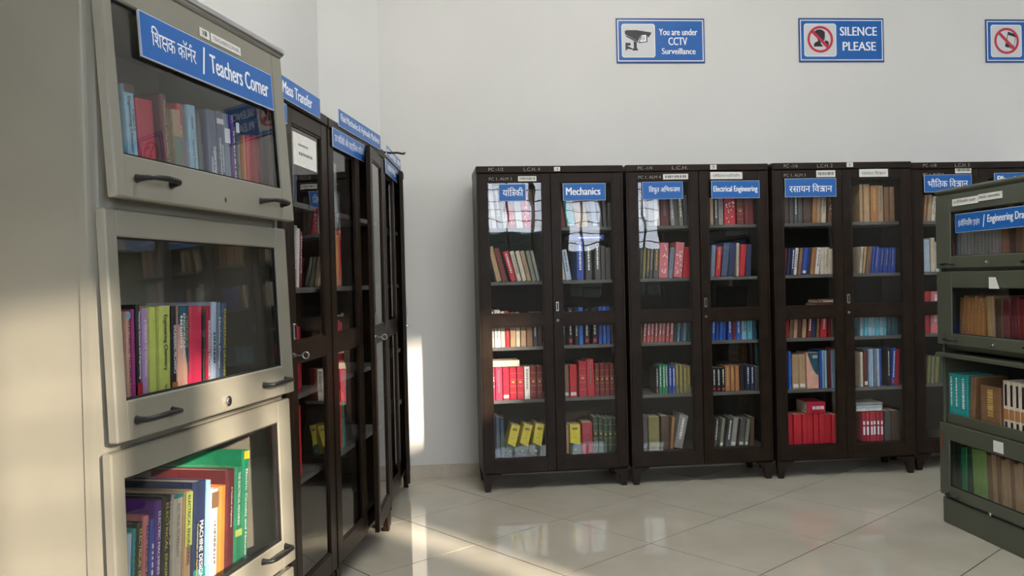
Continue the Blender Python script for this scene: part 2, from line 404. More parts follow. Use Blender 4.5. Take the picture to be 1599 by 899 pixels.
bb = MB(); bb.box(-0.36, RX1, RY1 - .012, RY1, 0, .088, M['skirting'])
tag(bb.obj('baseboard_back'), kind='structure')
d = (Vector((-0.72, 5.25)) - Vector((-0.36, 5.45))).normalized(); nn = Vector((d.y, -d.x)) * -1
bb = MB(); XC = Matrix(((d.x, nn.x, 0, -0.36), (d.y, nn.y, 0, 5.45), (0, 0, 1, 0), (0, 0, 0, 1)))
bb.box(0.01, 0.405, 0, .012, 0, .088, M['skirting'], XC); tag(bb.obj('baseboard_corner'), kind='structure')

# ------------------------------------------------------------------ wall notices
def rrect(x0, x1, z0, z1, r, n=5):
    P = []
    for cx, cz, a in ((x1 - r, z0 + r, -90), (x1 - r, z1 - r, 0), (x0 + r, z1 - r, 90), (x0 + r, z0 + r, 180)):
        P += [(cx + r * math.cos(R(a + 90 * i / n)), cz + r * math.sin(R(a + 90 * i / n))) for i in range(n + 1)]
    return P
def flat(mb, pts, y, mt, X=None):
    mb.add([(p[0], y, p[1]) for p in pts], [tuple(range(len(pts)))], mt, X=X)
def ring(mb, cx, cz, r0, r1, y, mt, n=40):
    vs = [(cx + r * math.cos(2 * math.pi * k / n), y, cz + r * math.sin(2 * math.pi * k / n)) for r in (r0, r1) for k in range(n)]
    mb.add(vs, [(k, (k + 1) % n, n + (k + 1) % n, n + k) for k in range(n)], mt)
def notice(cx, cz, label, kind, lines):
    W, H = .604, .300; T = .006
    b = MB(); b.bbox(-W / 2, W / 2, -T, 0, -H / 2, H / 2, M['blueedge'], .001)
    flat(b, [(-W / 2 + .009, -H / 2 + .012), (W / 2 - .009, -H / 2 + .012), (W / 2 - .009, H / 2 - .012), (-W / 2 + .009, H / 2 - .012)], -T - .0004, M['white'])
    flat(b, [(-W / 2 + .015, -H / 2 + .018), (W / 2 - .015, -H / 2 + .018), (W / 2 - .015, H / 2 - .018), (-W / 2 + .015, H / 2 - .018)], -T - .0008, M['blue'])
    o = tag(b.obj('notice_board', None, (cx, RY1 - .0005, cz)), label, 'sign', 'blue notices high on the back wall')
    p = MB(); y = -T - .0012
    x0, x1, z0, z1 = -W / 2 + .036, -W / 2 + .264, -.112, .112
    flat(p, rrect(x0, x1, z0, z1, .018), y, M['white']); flat(p, rrect(x0 + .004, x1 - .004, z0 + .004, z1 - .004, .015), y - .0003, M['greypic'])
    mx, mz = (x0 + x1) / 2, 0; y -= .0006
    def U(x, z): return (x0 + (x - 225) / 425 * .228, z1 - (z - 262) / 440 * .224)   # drawing grid of the pictogram
    def poly(pts, mt, dy=0): flat(p, [U(*q) for q in pts], y - dy, mt)
    if kind == 'camera':
        poly([(265, 360), (290, 345), (420, 345), (605, 375), (590, 410), (560, 445), (545, 395), (480, 395), (465, 420), (430, 490), (270, 400)], M['ink'])
        poly([(275, 408), (430, 492), (440, 500), (425, 508), (370, 480), (285, 432)], M['ink'])
        poly([(470, 405), (485, 393), (550, 393), (552, 500), (440, 518)], M['ink'], .0002)
        poly([(478, 412), (536, 405), (538, 492), (455, 502)], M['white'], .0004)
        c = U(495, 452); ring(p, c[0], c[1], .010, .0135, y - .0006, M['ink'], 20); ring(p, c[0], c[1], 0.0005, .004, y - .0006, M['ink'], 12)
        poly([(375, 490), (415, 505), (415, 590), (378, 590)], M['ink']); poly([(360, 585), (428, 585), (428, 612), (362, 612)], M['ink'])
        poly([(272, 510), (335, 512), (340, 545), (290, 548), (370, 590), (360, 600), (300, 590), (272, 618)], M['ink'])
    else:
        if kind == 'silence':
            poly([(365, 365), (395, 343), (440, 340), (475, 352), (492, 372), (492, 400), (500, 440), (488, 450), (490, 480), (470, 500), (440, 505), (445, 530), (475, 570), (350, 570), (355, 530), (375, 510), (405, 500), (402, 470), (385, 440), (372, 400)], M['ink'])
            poly([(488, 365), (498, 368), (502, 490), (530, 490), (548, 510), (550, 550), (530, 560), (500, 520), (494, 470)], M['ink'])
            c = U(437, 473)
        else:
            poly([(462, 355), (578, 395), (532, 595), (418, 560)], M['ink']); poly([(462, 400), (562, 432), (540, 545), (438, 522)], M['greypic'], .0002)
            poly([(440, 515), (545, 545), (534, 595), (420, 562)], M['ink'], .0003)
            c = U(480, 572); ring(p, c[0], c[1], .0004, .003, y - .0005, M['white'], 10)
            c = U(495, 475)
            c = ((x0 + x1) / 2 + .002, .0)
        ring(p, c[0], c[1], .074, .091, y - .0006, M['red'])
        dx = .078 * .72; w = .0075
        flat(p, [(c[0] - dx - w, c[1] + dx - w), (c[0] + dx - w, c[1] - dx - w), (c[0] + dx + w, c[1] - dx + w), (c[0] - dx + w, c[1] + dx + w)], y - .0007, M['red'])
    p.obj('pictogram', o)
    for k, (tx, a0, a1, c0, c1) in enumerate(lines):
        q = MB(); text_fit(q, tx, a0, a1, c0, c1, -T - .0016, M['white'], bold=.024); q.obj('lettering', o)
notice(1.516, 2.868, 'blue notice with camera pictogram reading You are under CCTV Surveillance', 'camera',
       [('You are under', -.012, .252, .036, .080), ('CCTV', .052, .182, -.030, .022), ('Surveillance', .006, .238, -.090, -.050)])
notice(2.778, 2.874, 'blue notice with crossed-out speaking head reading SILENCE PLEASE', 'silence',
       [('SILENCE', -.012, .252, .030, .090), ('PLEASE', .006, .244, -.072, -.012)])
notice(4.122, 2.870, 'blue notice with crossed-out mobile phone at the right edge of the photo', 'phone',
       [('SWITCH OFF', -.008, .260, .012, .050), ('YOUR PHONE', -.014, .260, -.052, -.012)])

# ------------------------------------------------------------------ frames for furniture and pixel look-up
class Frame:
    """furniture frame: x along the front (left to right as seen from the front), y into the body, z up"""
    def __init__(s, ox, oy, dirx):          # dirx = heading of the front in degrees, measured from +X
        s.o = Vector((ox, oy, 0)); s.a = R(dirx)
        s.M = Matrix.Translation(s.o) @ Matrix.Rotation(s.a, 4, 'Z')
    def loc(s, px, py, inset=0.0):          # photo point -> (x, z) on the plane y = inset of this piece of furniture
        d = (RT * ((px - 799.5) / FPX) - UP * ((py - 449.5) / FPX) + FW)
        inv = s.M.inverted(); e = inv @ EYEP; dd = inv.to_3x3() @ d
        t = (inset - e.y) / dd.y; p = e + dd * t
        return p.x, p.z

ROWT = []
ORD = ['first', 'second', 'third', 'fourth', 'fifth', 'sixth', 'seventh', 'eighth', 'ninth', 'tenth', 'eleventh', 'twelfth', 'thirteenth', 'fourteenth', 'fifteenth', 'sixteenth', 'seventeenth', 'eighteenth']
_bk = {}
def book_mesh(w, h, d, color, deco):
    k = (round(w, 3), round(h, 2), round(d, 2), color, deco)
    if k in _bk: return _bk[k]
    w, h, d = k[0], k[1], k[2]
    b = MB(); t = min(.0022, w * .2); c = BM[color]
    b.box(0, t, .004, d, 0, h, c); b.box(w - t, w, .004, d, 0, h, c)
    r = min(.004, w * .3)
    b.prism([(0, .004), (r * .4, .001), (r, 0), (w - r, 0), (w - r * .4, .001), (w, .004)], 0, h, c, axis='z')
    b.box(t, w - t, .0042, d - .004, .003, h - .004, M['pages'])
    y = -.0004; m_ = {'l': 'white', 'g': 'gold', 'k': 'ink'}
    def q(z0, z1, mt, a=.12): b.add([(w * a, y, z0), (w * (1 - a), y, z0), (w * (1 - a), y, z1), (w * a, y, z1)], [(0, 1, 2, 3)], mt)
    rnd = random.Random(hash(str(k)) & 0xffff if False else sum(map(ord, str(k))))
    if deco == 'stick':   q(h * .05, h * .15, M['paper'])
    if deco == 'redstick': q(h * .06, h * .16, M['red'], .2)
    if deco in ('text', 'redstick', 'ktext', 'gtext'):
        mt = {'ktext': M['greyink'], 'gtext': GOLD}.get(deco, M['white'])
        z = h * .92
        while z > h * .28:                                  # broken line of small print down the spine
            s = rnd.uniform(.004, .012); q(z - s, z, mt, .36); z -= s + rnd.uniform(.002, .006)
    if deco == 'bars': q(h * .22, h * .5, M['white'], .2); q(h * .56, h * .68, M['white'], .2)
    if deco == 'panel': q(h * .52, h * .93, M['ink'], .3); q(h * .05, h * .22, M['ink'], .28); q(h * .26, h * .46, BM['orange brown'], .05)
    if deco == 'halfgreen':                                 # yellow spine with dark green foot and a heading
        b.add([(0, y, .001), (w, y, .001), (w, y, h * .30), (w * .5, y, h * .33), (0, y, h * .38)], [(0, 1, 2, 3, 4)], BM['dark green'])
        for zz in (.86, .82): q(h * zz, h * (zz + .025), M['ink'], .25)
        q(h * .10, h * .16, M['paper'], .4); q(h * .55, h * .56, M['ink'], .3)
    if deco == 'rib':
        for zz in (.2, .4, .6, .8): q(h * zz, h * (zz + .008), GOLD, 0.02)
        q(h * .5, h * .56, GOLD, .3)
    if deco == 'worn': q(h * .3, h * .8, BM['worn green'], .1)
    if deco == 'curve':
        n = 10; pts = [(w * (.05 + .9 * i / n), y, h * (.99 - .62 * math.sin(math.pi / 2 * i / n) ** 1.0)) for i in range(n + 1)]
        b.add(pts + [(w * .99, y, h * .99)], [tuple(range(n + 2))], BM['dark teal'])
        for i in range(3): b.add([(w * .5, y - .0002, h * (.9 - .03 * i)), (w * .9, y - .0002, h * (.9 - .03 * i)), (w * .9, y - .0002, h * (.915 - .03 * i)), (w * .5, y - .0002, h * (.915 - .03 * i))], [(0, 1, 2, 3)], M['white'])
    if deco == 'silver':
        for i in range(16):
            a, zz = rnd.uniform(.1, .8), rnd.uniform(.05, .9); b.add([(w * a, y, h * zz), (w * (a + .15), y, h * (zz + .02)), (w * (a + .08), y, h * (zz + .07))], [(0, 1, 2)], M['white'])
    me = b.mesh('book'); _bk[k] = me
    return me
GOLD = principled('gilt_print', (0.55, 0.36, 0.10), 0.5)

BOOKS = []; HIDE = 1.0
def place_book(fr, x, z, w, h, d, color, deco, lean, y, label, group, flat_lay=False):
    me = book_mesh(w, h, d, color, deco)
    o = bpy.data.objects.new('book', me); COL.objects.link(o)
    if flat_lay:      # lying on its side, spine out
        L = Matrix.Translation((x, y, z)) @ Matrix.Rotation(R(90), 4, 'Y') @ Matrix.Translation((-w, 0, 0))
    else:
        a = R(lean)
        piv = w if lean > 0 else 0
        L = Matrix.Translation((x + (w * math.cos(a) if lean > 0 else 0), y, z)) @ Matrix.Rotation(a, 4, 'Y') @ Matrix.Translation((-piv, 0, 0))
    o.matrix_world = fr.M @ L
    tag(o, label, 'book', group)
    c = o.matrix_world @ Vector((w / 2, 0, h / 2)); v = EYEP - c; nrm = fr.M.to_3x3() @ Vector((0, -1, 0))
    BOOKS.append((w * h * max(0.02, nrm.dot(v.normalized())) / v.length_squared * HIDE, o))
    return o

def shelf_row(fr, crop, spec, where, zshelf, inset=.055, depth=.17, ext=None, group=None):
    """spec: 'x0,x1,top,colour,lean,deco; ...' in crop units of a zoomed view; crop=(ox,oy,scale)"""
    ox, oy, sc = crop; prev = .015; out = []; n = 0; pl = 0
    items = [s.strip() for s in spec.split(';') if s.strip()]
    rows = []
    for it in items:
        p = [q.strip() for q in it.split(',')]
        x0, x1, top = float(p[0]), float(p[1]), float(p[2]); col = p[3]
        lean = float(p[4]) if len(p) > 4 and p[4] else 0; deco = p[5] if len(p) > 5 else ''
        yy = top
        a, zt = fr.loc(ox + x0 * sc, oy + yy * sc, inset); b, _ = fr.loc(ox + x1 * sc, oy + yy * sc, inset)
        # the columns were read at shelf height
        a, _ = fr.loc(ox + x0 * sc, BASEPX, inset); b, _ = fr.loc(ox + x1 * sc, BASEPX, inset)
        rows.append((a, b, zt, col, lean, deco))
    for a, b, zt, col, lean, deco in rows:
        ca = math.cos(R(lean)); w = max(.008, (b - a) * ca - .0006); a = max(a, prev + .0006)
        if b - a < (b - a) or True:
            pass
        h = (zt - zshelf - w * abs(math.sin(R(lean)))) / ca
        h = max(.10, min(h, .33))
        if n and pl > lean: a = max(a, prev + .0006 + h * (math.tan(R(pl)) - math.tan(R(lean))))
        if n == 0 and lean < 0: a = max(a, .016 + h * math.sin(R(-lean)))
        pl = lean
        n += 1
        lw = ('slanting ' if abs(lean) > 3 else '') + col
        place_book(fr, a, zshelf + .0005, w, h, depth - .01 * ((n * 7) % 3), col, deco, lean, inset + .004 * ((n * 5) % 3), f'{lw} book, {ORD[n-1]} from left, {where}', group or ('books on ' + where))
        prev = a + w / ca; ROWT.append((id(fr), zshelf, a, prev, zshelf + h * ca + w * abs(math.sin(R(lean)))))
    return n
def resting(fr, zs, x0, x1):      # height of the books under x0..x1 on the shelf at zs
    t = [r[4] for r in ROWT if r[0] == id(fr) and r[1] == zs and r[3] > x0 - .03 and r[2] < x1 + .03]
    return (max(t) if t else zs) + .0015
BASEPX = 0
def row(fr, crop, basey, spec, where, zshelf, **k):
    global BASEPX
    BASEPX = crop[1] + basey * crop[2]
    return shelf_row(fr, crop, spec, where, zshelf, **k)

# ------------------------------------------------------------------ dark steel-and-glass bookcase
SHZ = [1.606, 1.278, 0.877, 0.553, 0.202]
_dcache = {}
def door_mesh(dw, key):
    if ('d', dw) in _dcache: return _dcache[('d', dw)]
    b = MB(); z0, z1 = .118, 1.935; st = .056; D = M['dark']
    b.bbox(0, st, 0, .022, z0, z1, D, .002); b.bbox(dw - st, dw, 0, .022, z0, z1, D, .002)
    for a, c in ((z0, .200), (1.006, 1.080), (1.880, z1)): b.bbox(st - .002, dw - st + .002, .0005, .0215, a, c, D, .002)
    for a, c in ((.200, 1.006), (1.080, 1.880)):        # glazing beads
        b.box(st, st + .007, .004, .016, a, c, D); b.box(dw - st - .007, dw - st, .004, .016, a, c, D)
        b.box(st, dw - st, .004, .016, a, a + .007, D); b.box(st, dw - st, .004, .016, c - .007, c, D)
    me = b.mesh('door'); _dcache[('d', dw)] = me
    g_ = []
    for a, c in ((.203, 1.003), (1.083, 1.877)):
        q = MB(); q.box(st + .001, dw - st - .001, .0085, .0095, a, c, M['glasswavy']); g_.append(q.mesh('glass_pane'))
    _dcache[('g', dw)] = g_
    return me
def sign_on(parent, x0, x1, z0, z1, lines, y=-.0045, mt='blue', ink='white', name='sign_board', label=None, edge=True, pad=.14, bold=.030):
    q = MB(); q.box(x0, x1, y, y + .004, z0, z1, M['acryl'] if edge else M[mt])
    e = .002 if edge else 0
    flat(q, [(x0 + e, z0 + e), (x1 - e, z0 + e), (x1 - e, z1 - e), (x0 + e, z1 - e)], y - .0004, M[mt])
    for tx, a0, a1, c0, c1 in lines:
        W, H = x1 - x0, z1 - z0
        text_fit(q, tx, x0 + a0 * W, x0 + a1 * W, z0 + c0 * H, z0 + c1 * H, y - .0010, M[ink], bold=bold)
    o = q.obj(name, parent)
    if label: o['label'] = label
    return o
def bookcase(fr, label, w=.905, d=.36, open_right=0.0, key=False, open_left=0.0):
    root = bpy.data.objects.new('bookcase', None); COL.objects.link(root); root.matrix_world = fr.M
    tag(root, label, 'bookcase', 'dark glass-fronted bookcases')
    D = M['dark']; b = MB()
    b.bbox(0, .014, .024, d, .105, 1.95, D, .002); b.bbox(w - .014, w, .024, d, .105, 1.95, D, .002)
    b.box(.014, w - .014, d - .006, d, .105, 1.95, M['darkin']); b.box(.014, w - .014, .024, d - .006, .105, .118, D)
    b.box(0, .012, .0, .0235, .105, 1.938, D); b.box(w - .012, w, .0, .0235, .105, 1.938, D)
    b.box(w / 2 - .015, w / 2 + .015, .0245, .034, .118, 1.94, D)
    b.obj('body', root)
    q = MB(); q.bbox(-.002, w + .002, -.006, d, 1.9385, 1.98, D, .004); q.obj('top', root)
    for z in SHZ:
        q = MB(); q.box(.015, w - .015, .040, d - .007, z - .020, z, M['shelf'] if z > .3 else M['darkin']); q.obj('shelf', root)
    for sx in (0, 1):
        for yy in (.01, d - .04):
            q = MB(); s = 1 if sx == 0 else -1; x = 0 if sx == 0 else w
            pts = [(x, .105), (x + s * .115, .105), (x + s * .060, .075), (x + s * .042, 0), (x + s * .012, 0), (x + s * .006, .06)]
            q.prism(pts, yy, yy + .028, D, axis='y'); q.obj('foot', root)
    dw = (w - .026) / 2; doors = []
    for s in (0, 1):
        me = door_mesh(dw, key)
        if s == 0: dr = mkobj('door', me, root, (.012, 0, 0), (0, 0, R(-open_left)))
        else:
            # hinge on the right: place through a matrix so that the door can stand ajar
            dr = mkobj('door', me, root)
            dr.matrix_local = Matrix.Translation((w - .012, 0, 0)) @ Matrix.Rotation(R(open_right), 4, 'Z') @ Matrix.Translation((-dw, 0, 0))
        for gm in _dcache[('g', dw)]: mkobj('glass_pane', gm, dr)
        doors.append(dr)
    dr = doors[1]
    q = MB(); q.bbox(.016, .034, -.006, 0, 1.092, 1.150, M['steel'], .002); q.box(.021, .029, -.0068, -.006, 1.100, 1.142, M['black']); q.obj('handle', dr)
    q = MB(); q.tube([(.026, .001, 1.035), (.026, -.004, 1.035)], .009, M['chrome'], 14); q.box(.0245, .0275, -.0052, -.004, 1.030, 1.040, M['black'])
    q.obj('lock', dr)
    if key:
        q = MB(); q.box(.0245, .0275, -.030, -.004, 1.032, 1.038, M['steel']); q.tube([(.026, -.042 + .012 * math.cos(t * math.pi / 6), 1.035 + .012 * math.sin(t * math.pi / 6)) for t in range(13)], .0025, M['steel'], 6)
        q.obj('key', dr)
    return root, doors

def painted(parent, x, z, txt, h=.020, w=.09, y=-.0068, name='painted_code', mt='chalk'):
    q = MB(); text_fit(q, txt, x, x + w, z, z + h, y, M[mt], bold=0.0); return q.obj(name, parent)

def door_rect(fr, door_x, r):   # photo rectangle -> door-local x0,x1,z0,z1
    a, z1 = fr.loc(r[0], r[1], -.004); b, z0 = fr.loc(r[2], r[3], -.004)
    return a - door_x, b - door_x, z0, z1

DW = (.905 - .026) / 2; PTILT = 0.8
F1 = Frame(.236, 5.000, 1.6); F2 = Frame(1.160, 5.018, 0.4); F3 = Frame(2.086, 5.010, -.6); F4 = Frame(3.03, 5.06, -.5)
c1, d1 = bookcase(F1, 'dark bookcase nearest the bare wall corner, Mechanics sign on its door')
c2, d2 = bookcase(F2, 'dark bookcase with Electrical Engineering sign, between the Mechanics and chemistry bookcases', open_right=3.0, open_left=2.4)
c3, d3 = bookcase(F3, 'dark bookcase with one wide Devanagari chemistry sign, third along the back wall')
c4, d4 = bookcase(F4, 'dark bookcase with Physics sign, behind the green-grey cabinet')
RX = .905 - .012 - DW
sign_on(d1[0], *door_rect(F1, .012, (778.6, 287.4, 821.5, 313.6)), [(TXT['mech'], .14, .90, .28, .80)])
sign_on(d1[1], *door_rect(F1, RX, (878.6, 286.5, 945.8, 312.4)), [('Mechanics', .07, .88, .32, .76)])
sign_on(d2[0], *door_rect(F2, .012, (1002.5, 284.2, 1065.6, 310.6)), [(TXT['elec'], .16, .93, .30, .76)])
sign_on(d2[1], *door_rect(F2, RX, (1108.8, 282.7, 1185.8, 309)), [('Electrical Engineering', .04, .96, .28, .70)])
sign_on(d3[0], *door_rect(F3, .012, (1225.4, 279, 1306, 306.6)), [(TXT['chem'], .08, .92, .26, .72)])
sign_on(d4[0], *door_rect(F4, .012, (1443, 273, 1517.5, 299)), [(TXT['phys'], .07, .92, .28, .78)])
x0, x1, z0, z1 = door_rect(F4, RX, (1552.4, 270, 1628, 292)); sign_on(d4[1], x0, x1, z0, z1, [('Physics', .06, .60, .25, .80)])
PL = [(d1[0], F1, .012, (809, 275, 837.7, 282.6), '~'), (d2[0], F2, .012, (1035, 272, 1073.7, 280), '~'), (d3[0], F3, .012, (1275, 266, 1304.7, 276), '~'),
      (d2[1], F2, RX, (1107.6, 269, 1158.7, 279.5), TXT['elecs']), (d3[1], F3, RX, (1342, 264, 1387, 275.5), TXT['chem']), (d4[0], F4, .012, (1492, 261, 1517, 270), '~')]
for dr, fr, dx, r, tx in PL:
    sign_on(dr, *door_rect(fr, dx, r), [(tx, .08, .92, .25, .75)], y=-.0012, mt='paper', ink='greyink', name='paper_label', edge=False, bold=0)
for c, fr, r, tx in ((c1, F1, (865, 260.6, 874.7, 267), '4'), (c2, F2, (1109, 257, 1119, 264.5), '5'), (c3, F3, (1322, 253.6, 1332, 260.5), '6')):
    a, z1 = fr.loc(r[0], r[1], -.007); b, z0 = fr.loc(r[2], r[3], -.007)
    sign_on(c, a, b, max(z0, 1.940), min(z1, 1.978), [(tx, .35, .65, .2, .8)], y=-.0075, mt='paper', ink='ink', name='number_sticker', edge=False, bold=0)
for c, dd, fr, t1, t2, t3 in ((c1, d1, F1, 'PC -1/2', 'L.C.H. 4', 'PC 1. ALM 3'), (c2, d2, F2, 'PC -1/4', 'L.C.H.', 'PC 1. ALM 4'), (c3, d3, F3, 'PC -1/6', 'L.C.H. 2', 'PC 1. ALM 3'), (c4, d4, F4, 'PC -1/8', 'L.C.H. 5', 'PC 1. ALM 6')):
    painted(c, .075, 1.950, t1); painted(c, .290, 1.948, t2, .022, .10); painted(dd[0], .065, 1.894, t3, .018, .14, -.0008)

_pane = [c for c in d1[0].children if c.name.startswith('glass_pane')][1]      # loose pane, leaning a little in its frame
_pane.matrix_local = Matrix.Translation((0, .002, 1.083)) @ Matrix.Rotation(R(PTILT), 4, 'X') @ Matrix.Translation((0, 0, -1.083))

# ---- books of the back row, read off the zoomed photograph
A1, B1 = (720, 240, .3003), (720, 480, .3337)
A2, B2 = (970, 240, .3005), (970, 480, .3338)
A3, B3 = (1190, 240, .3002), (1190, 480, .3337)
TOPS = ['top shelf', 'second shelf', 'middle shelf', 'fourth shelf', 'bottom shelf']
def wh(i, side, name): return f'{TOPS[i]}, {side} side, {name} bookcase'
z = SHZ
n1 = 'Mechanics'
row(F1, A1, 392, '135,160,165,white,-5,ktext;162,186,160,white,-5,;189,218,170,grey,-5,text;221,249,165,white,-5,ktext;251,285,190,red,-5,silver;288,324,180,white,-5,;328,366,175,red,-6,silver;368,392,180,dark brown,-5;393,412,185,dark brown,-5', wh(0, 'left', n1), z[0])
row(F1, A1, 385, '515,549,245,dark red,-8;552,597,240,teal,-8,stick;600,634,240,tan,-8;636,664,240,tan,-8,ktext;667,684,250,dark brown,-8;686,714,240,blue grey,-8,stick;717,738,245,dark grey,-5;741,760,245,dark grey,-3;763,784,250,dark grey,0', wh(0, 'right', n1), z[0])
row(F1, A1, 670, '137,151,480,brown,-12;185,213,480,tan,-13,gtext;216,244,485,dark red,-14;262,291,500,red,-15,text;294,317,505,cream,-14,ktext;320,343,505,cream,-13;346,368,505,tan,-13,ktext;371,393,505,grey green,-12;395,412,505,grey,-12', wh(1, 'left', n1), z[1])
row(F1, A1, 662, '518,546,497,cream,-8;549,577,500,pale blue,-9,ktext;604,640,452,blue,0,text;652,683,472,dark grey,0,text;698,727,472,dark grey,0,text;730,752,480,dark grey,0;755,784,485,dark grey,0', wh(1, 'right', n1), z[1])
row(F1, B1, 193, '134,142,28,red;144,156,18,white,0,ktext;158,186,12,white,0,ktext;188,208,20,cream;209,228,15,red,0,ktext;231,257,28,tan;259,278,25,cream;281,306,30,tan;308,336,28,brown;339,360,20,dark grey,0,text;362,382,22,dark brown', wh(2, 'left', n1), z[2])
row(F1, B1, 182, '475,491,8,black,0,text;504,526,4,black,0,redstick;533,552,6,black,0,text;554,575,-2,bright blue;580,603,4,black,0,redstick;615,640,4,black,0,redstick;647,664,-4,blue;666,681,-4,bright blue;683,700,-4,blue;704,718,0,dark grey', wh(2, 'right', n1), z[2])
row(F1, B1, 440, '135,161,282,pink red,0,silver;163,195,280,pink red,0,ktext;197,228,280,crimson,0,stick;230,262,280,crimson,0,rib;264,296,280,crimson,0,rib;298,325,276,white,0,ktext;327,355,278,dark red,0,rib;357,384,278,dark red,0,rib', wh(3, 'left', n1), z[3])
row(F1, B1, 425, '480,508,272,brown,0,stick;511,545,268,red,0,stick;553,590,252,crimson,0,rib;591,626,246,red,-1.5,ktext;629,650,262,dark red,0,rib;652,674,262,dark red,0,rib;676,697,264,dark red,0,rib;699,720,264,dark red,0,rib', wh(3, 'right', n1), z[3])
row(F1, B1, 712, '147,165,512,slate;167,186,512,slate;188,205,514,dark teal;206,250,548,yellow,14,halfgreen;264,308,545,yellow,14,halfgreen;328,372,545,yellow,10,halfgreen', wh(4, 'left', n1), z[4])
row(F1, B1, 706, '490,508,548,tan;512,562,545,yellow,0,halfgreen;570,618,538,crimson,0,ktext;622,645,515,dark green,0,rib;647,668,515,dark green,0,rib;670,690,517,dark green,0,rib;692,712,517,dark green,0,rib;714,735,518,dark green,0,rib', wh(4, 'right', n1), z[4])
def lay(fr, crop, x0, x1, yt, yb, zb, col, where, inset=.05, depth=.17, deco=''):
    zs_ = zb
    a, zt = fr.loc(crop[0] + x0 * crop[2], crop[1] + yt * crop[2], inset); b, zz = fr.loc(crop[0] + x1 * crop[2], crop[1] + yb * crop[2], inset)
    zb = resting(fr, zb, a, b)
    th = max(.012, zt - zz); ROWT.append((id(fr), zs_, a, b, zb + th))
    return place_book(fr, a, zb, th, b - a, depth, col, deco, 0, inset, f'{col} book lying flat, {where}', 'books lying flat in the dark bookcases', True)
lay(F1, B1, 136, 270, 250, 274, z[3], 'cream', wh(3, 'left', n1))
lay(F1, A1, 560, 745, 428, 452, z[1], 'blue', wh(1, 'right', n1), deco='text')

n2 = 'Electrical Engineering'
row(F2, A2, 357, '90,110,215,grey,-3,text;112,138,210,dark grey,-3,text;141,171,215,grey,0;174,204,205,white,0;206,250,200,maroon,0,ktext;253,276,205,grey,-3,text;279,300,205,dark grey,-3;303,326,205,grey green,-3,text;329,352,210,dark grey,-3', wh(0, 'left', n2), z[0])
row(F2, A2, 350, '465,483,225,tan;486,505,225,dark grey,0,text;507,532,225,grey,0,ktext;538,598,225,red,0,silver;602,640,235,dark red,0,rib;643,666,235,dark red;668,692,238,dark red', wh(0, 'right', n2), z[0])
row(F2, A2, 650, '95,108,490,dark grey,4;112,126,490,olive,4;129,146,490,dark grey,4,gtext;149,164,490,dark grey,4,gtext;167,194,490,dark grey,4,gtext;197,243,460,pink,3,silver;246,270,490,blue grey,6,ktext;273,318,462,pink,6,silver;321,356,485,red,6', wh(1, 'left', n2), z[1])
row(F2, A2, 643, '466,489,470,blue grey,4;491,517,478,red,5,gtext;520,552,465,slate,6;555,588,462,navy,6;590,604,460,cream,2,ktext;606,635,472,red,5;638,668,470,navy,3', wh(1, 'right', n2), z[1])
row(F2, B2, 187, '88,101,35,olive,2;103,118,35,dusty pink,4,text;120,136,35,dusty pink,4,text;138,154,35,dusty pink,4,text;156,172,35,dusty pink,4,text;174,190,35,dusty pink,4,text;192,208,35,dusty pink,4,text;210,226,35,dusty pink,4,text;228,244,35,dusty pink,4,text;247,260,30,dark teal,5;262,275,30,blue grey,5;277,290,30,dark teal,5;292,306,30,blue grey,5;308,325,30,dark teal,5', wh(2, 'left', n2), z[2])
row(F2, B2, 180, '426,442,30,bright blue,3,text;444,458,30,blue,4;460,474,30,bright blue,4;476,492,30,blue,4;497,520,28,blue,0,text;524,540,30,dark red;542,565,25,bright blue,0,text;567,590,25,light blue,0,ktext;592,615,25,cyan,0,ktext;617,640,25,dark teal', wh(2, 'right', n2), z[2])
row(F2, B2, 450, '167,179,275,black,0,redstick;181,195,272,green,0,text;196,210,272,green,0,text;211,223,272,green,0,text;226,241,272,blue,0,text;242,257,272,blue,0,text;259,275,270,olive,0,gtext;276,292,270,olive,0,gtext;293,310,270,olive,0,gtext;311,330,270,olive,0,gtext', wh(3, 'left', n2), z[3])
row(F2, B2, 430, '430,449,280,black,0,redstick;451,469,280,black,0,redstick;471,489,280,black,0,redstick;491,514,275,orange brown,0,gtext;516,534,275,orange brown,0,gtext;536,555,275,orange brown;560,580,270,black;589,606,268,navy,0,text;608,625,268,navy,0,text;630,652,275,dark grey', wh(3, 'right', n2), z[3])
row(F2, B2, 665, '100,128,508,dark grey;131,182,508,olive,0;190,228,508,dark brown;231,245,515,orange brown,5;248,290,500,grey,12,text', wh(4, 'left', n2), z[4])
row(F2, B2, 668, '436,450,520,dark grey,6,text;462,478,520,grey green,7,stick;490,510,520,dark grey,8,text;514,538,518,grey,8,stick;550,574,520,dark grey,7,stick;578,594,520,grey green,7,stick;600,620,515,dark brown,2', wh(4, 'right', n2), z[4])

n3 = 'chemistry'
row(F3, A3, 340, '118,143,195,dark brown;145,166,195,dark grey;168,186,195,dark grey,0,text;190,214,195,dark grey;217,259,195,dark brown;262,286,195,orange brown,2;288,308,195,tan,2;310,334,195,cream,2,ktext;346,379,190,brown,3,silver;382,400,190,cream,3', wh(0, 'left', n3), z[0])
row(F3, A3, 333, '512,530,158,tan,0;532,564,160,tan,0,gtext;566,605,165,orange brown,0,gtext;608,636,168,tan,0,ktext;640,664,170,brown;666,692,170,brown', wh(0, 'right', n3), z[0])
row(F3, A3, 653, '118,129,488,dark red,4;131,146,490,navy,5;148,166,490,navy,5,text;168,184,490,white,6,ktext;187,206,490,brown,7;208,230,490,blue,7,stick;232,251,490,navy,7;253,273,490,orange brown,7;276,298,490,white,7,ktext;300,321,490,cream,4;323,344,490,cream,4,ktext;346,366,490,cream,4;368,386,490,orange,4;388,402,490,red,3', wh(1, 'left', n3), z[1])
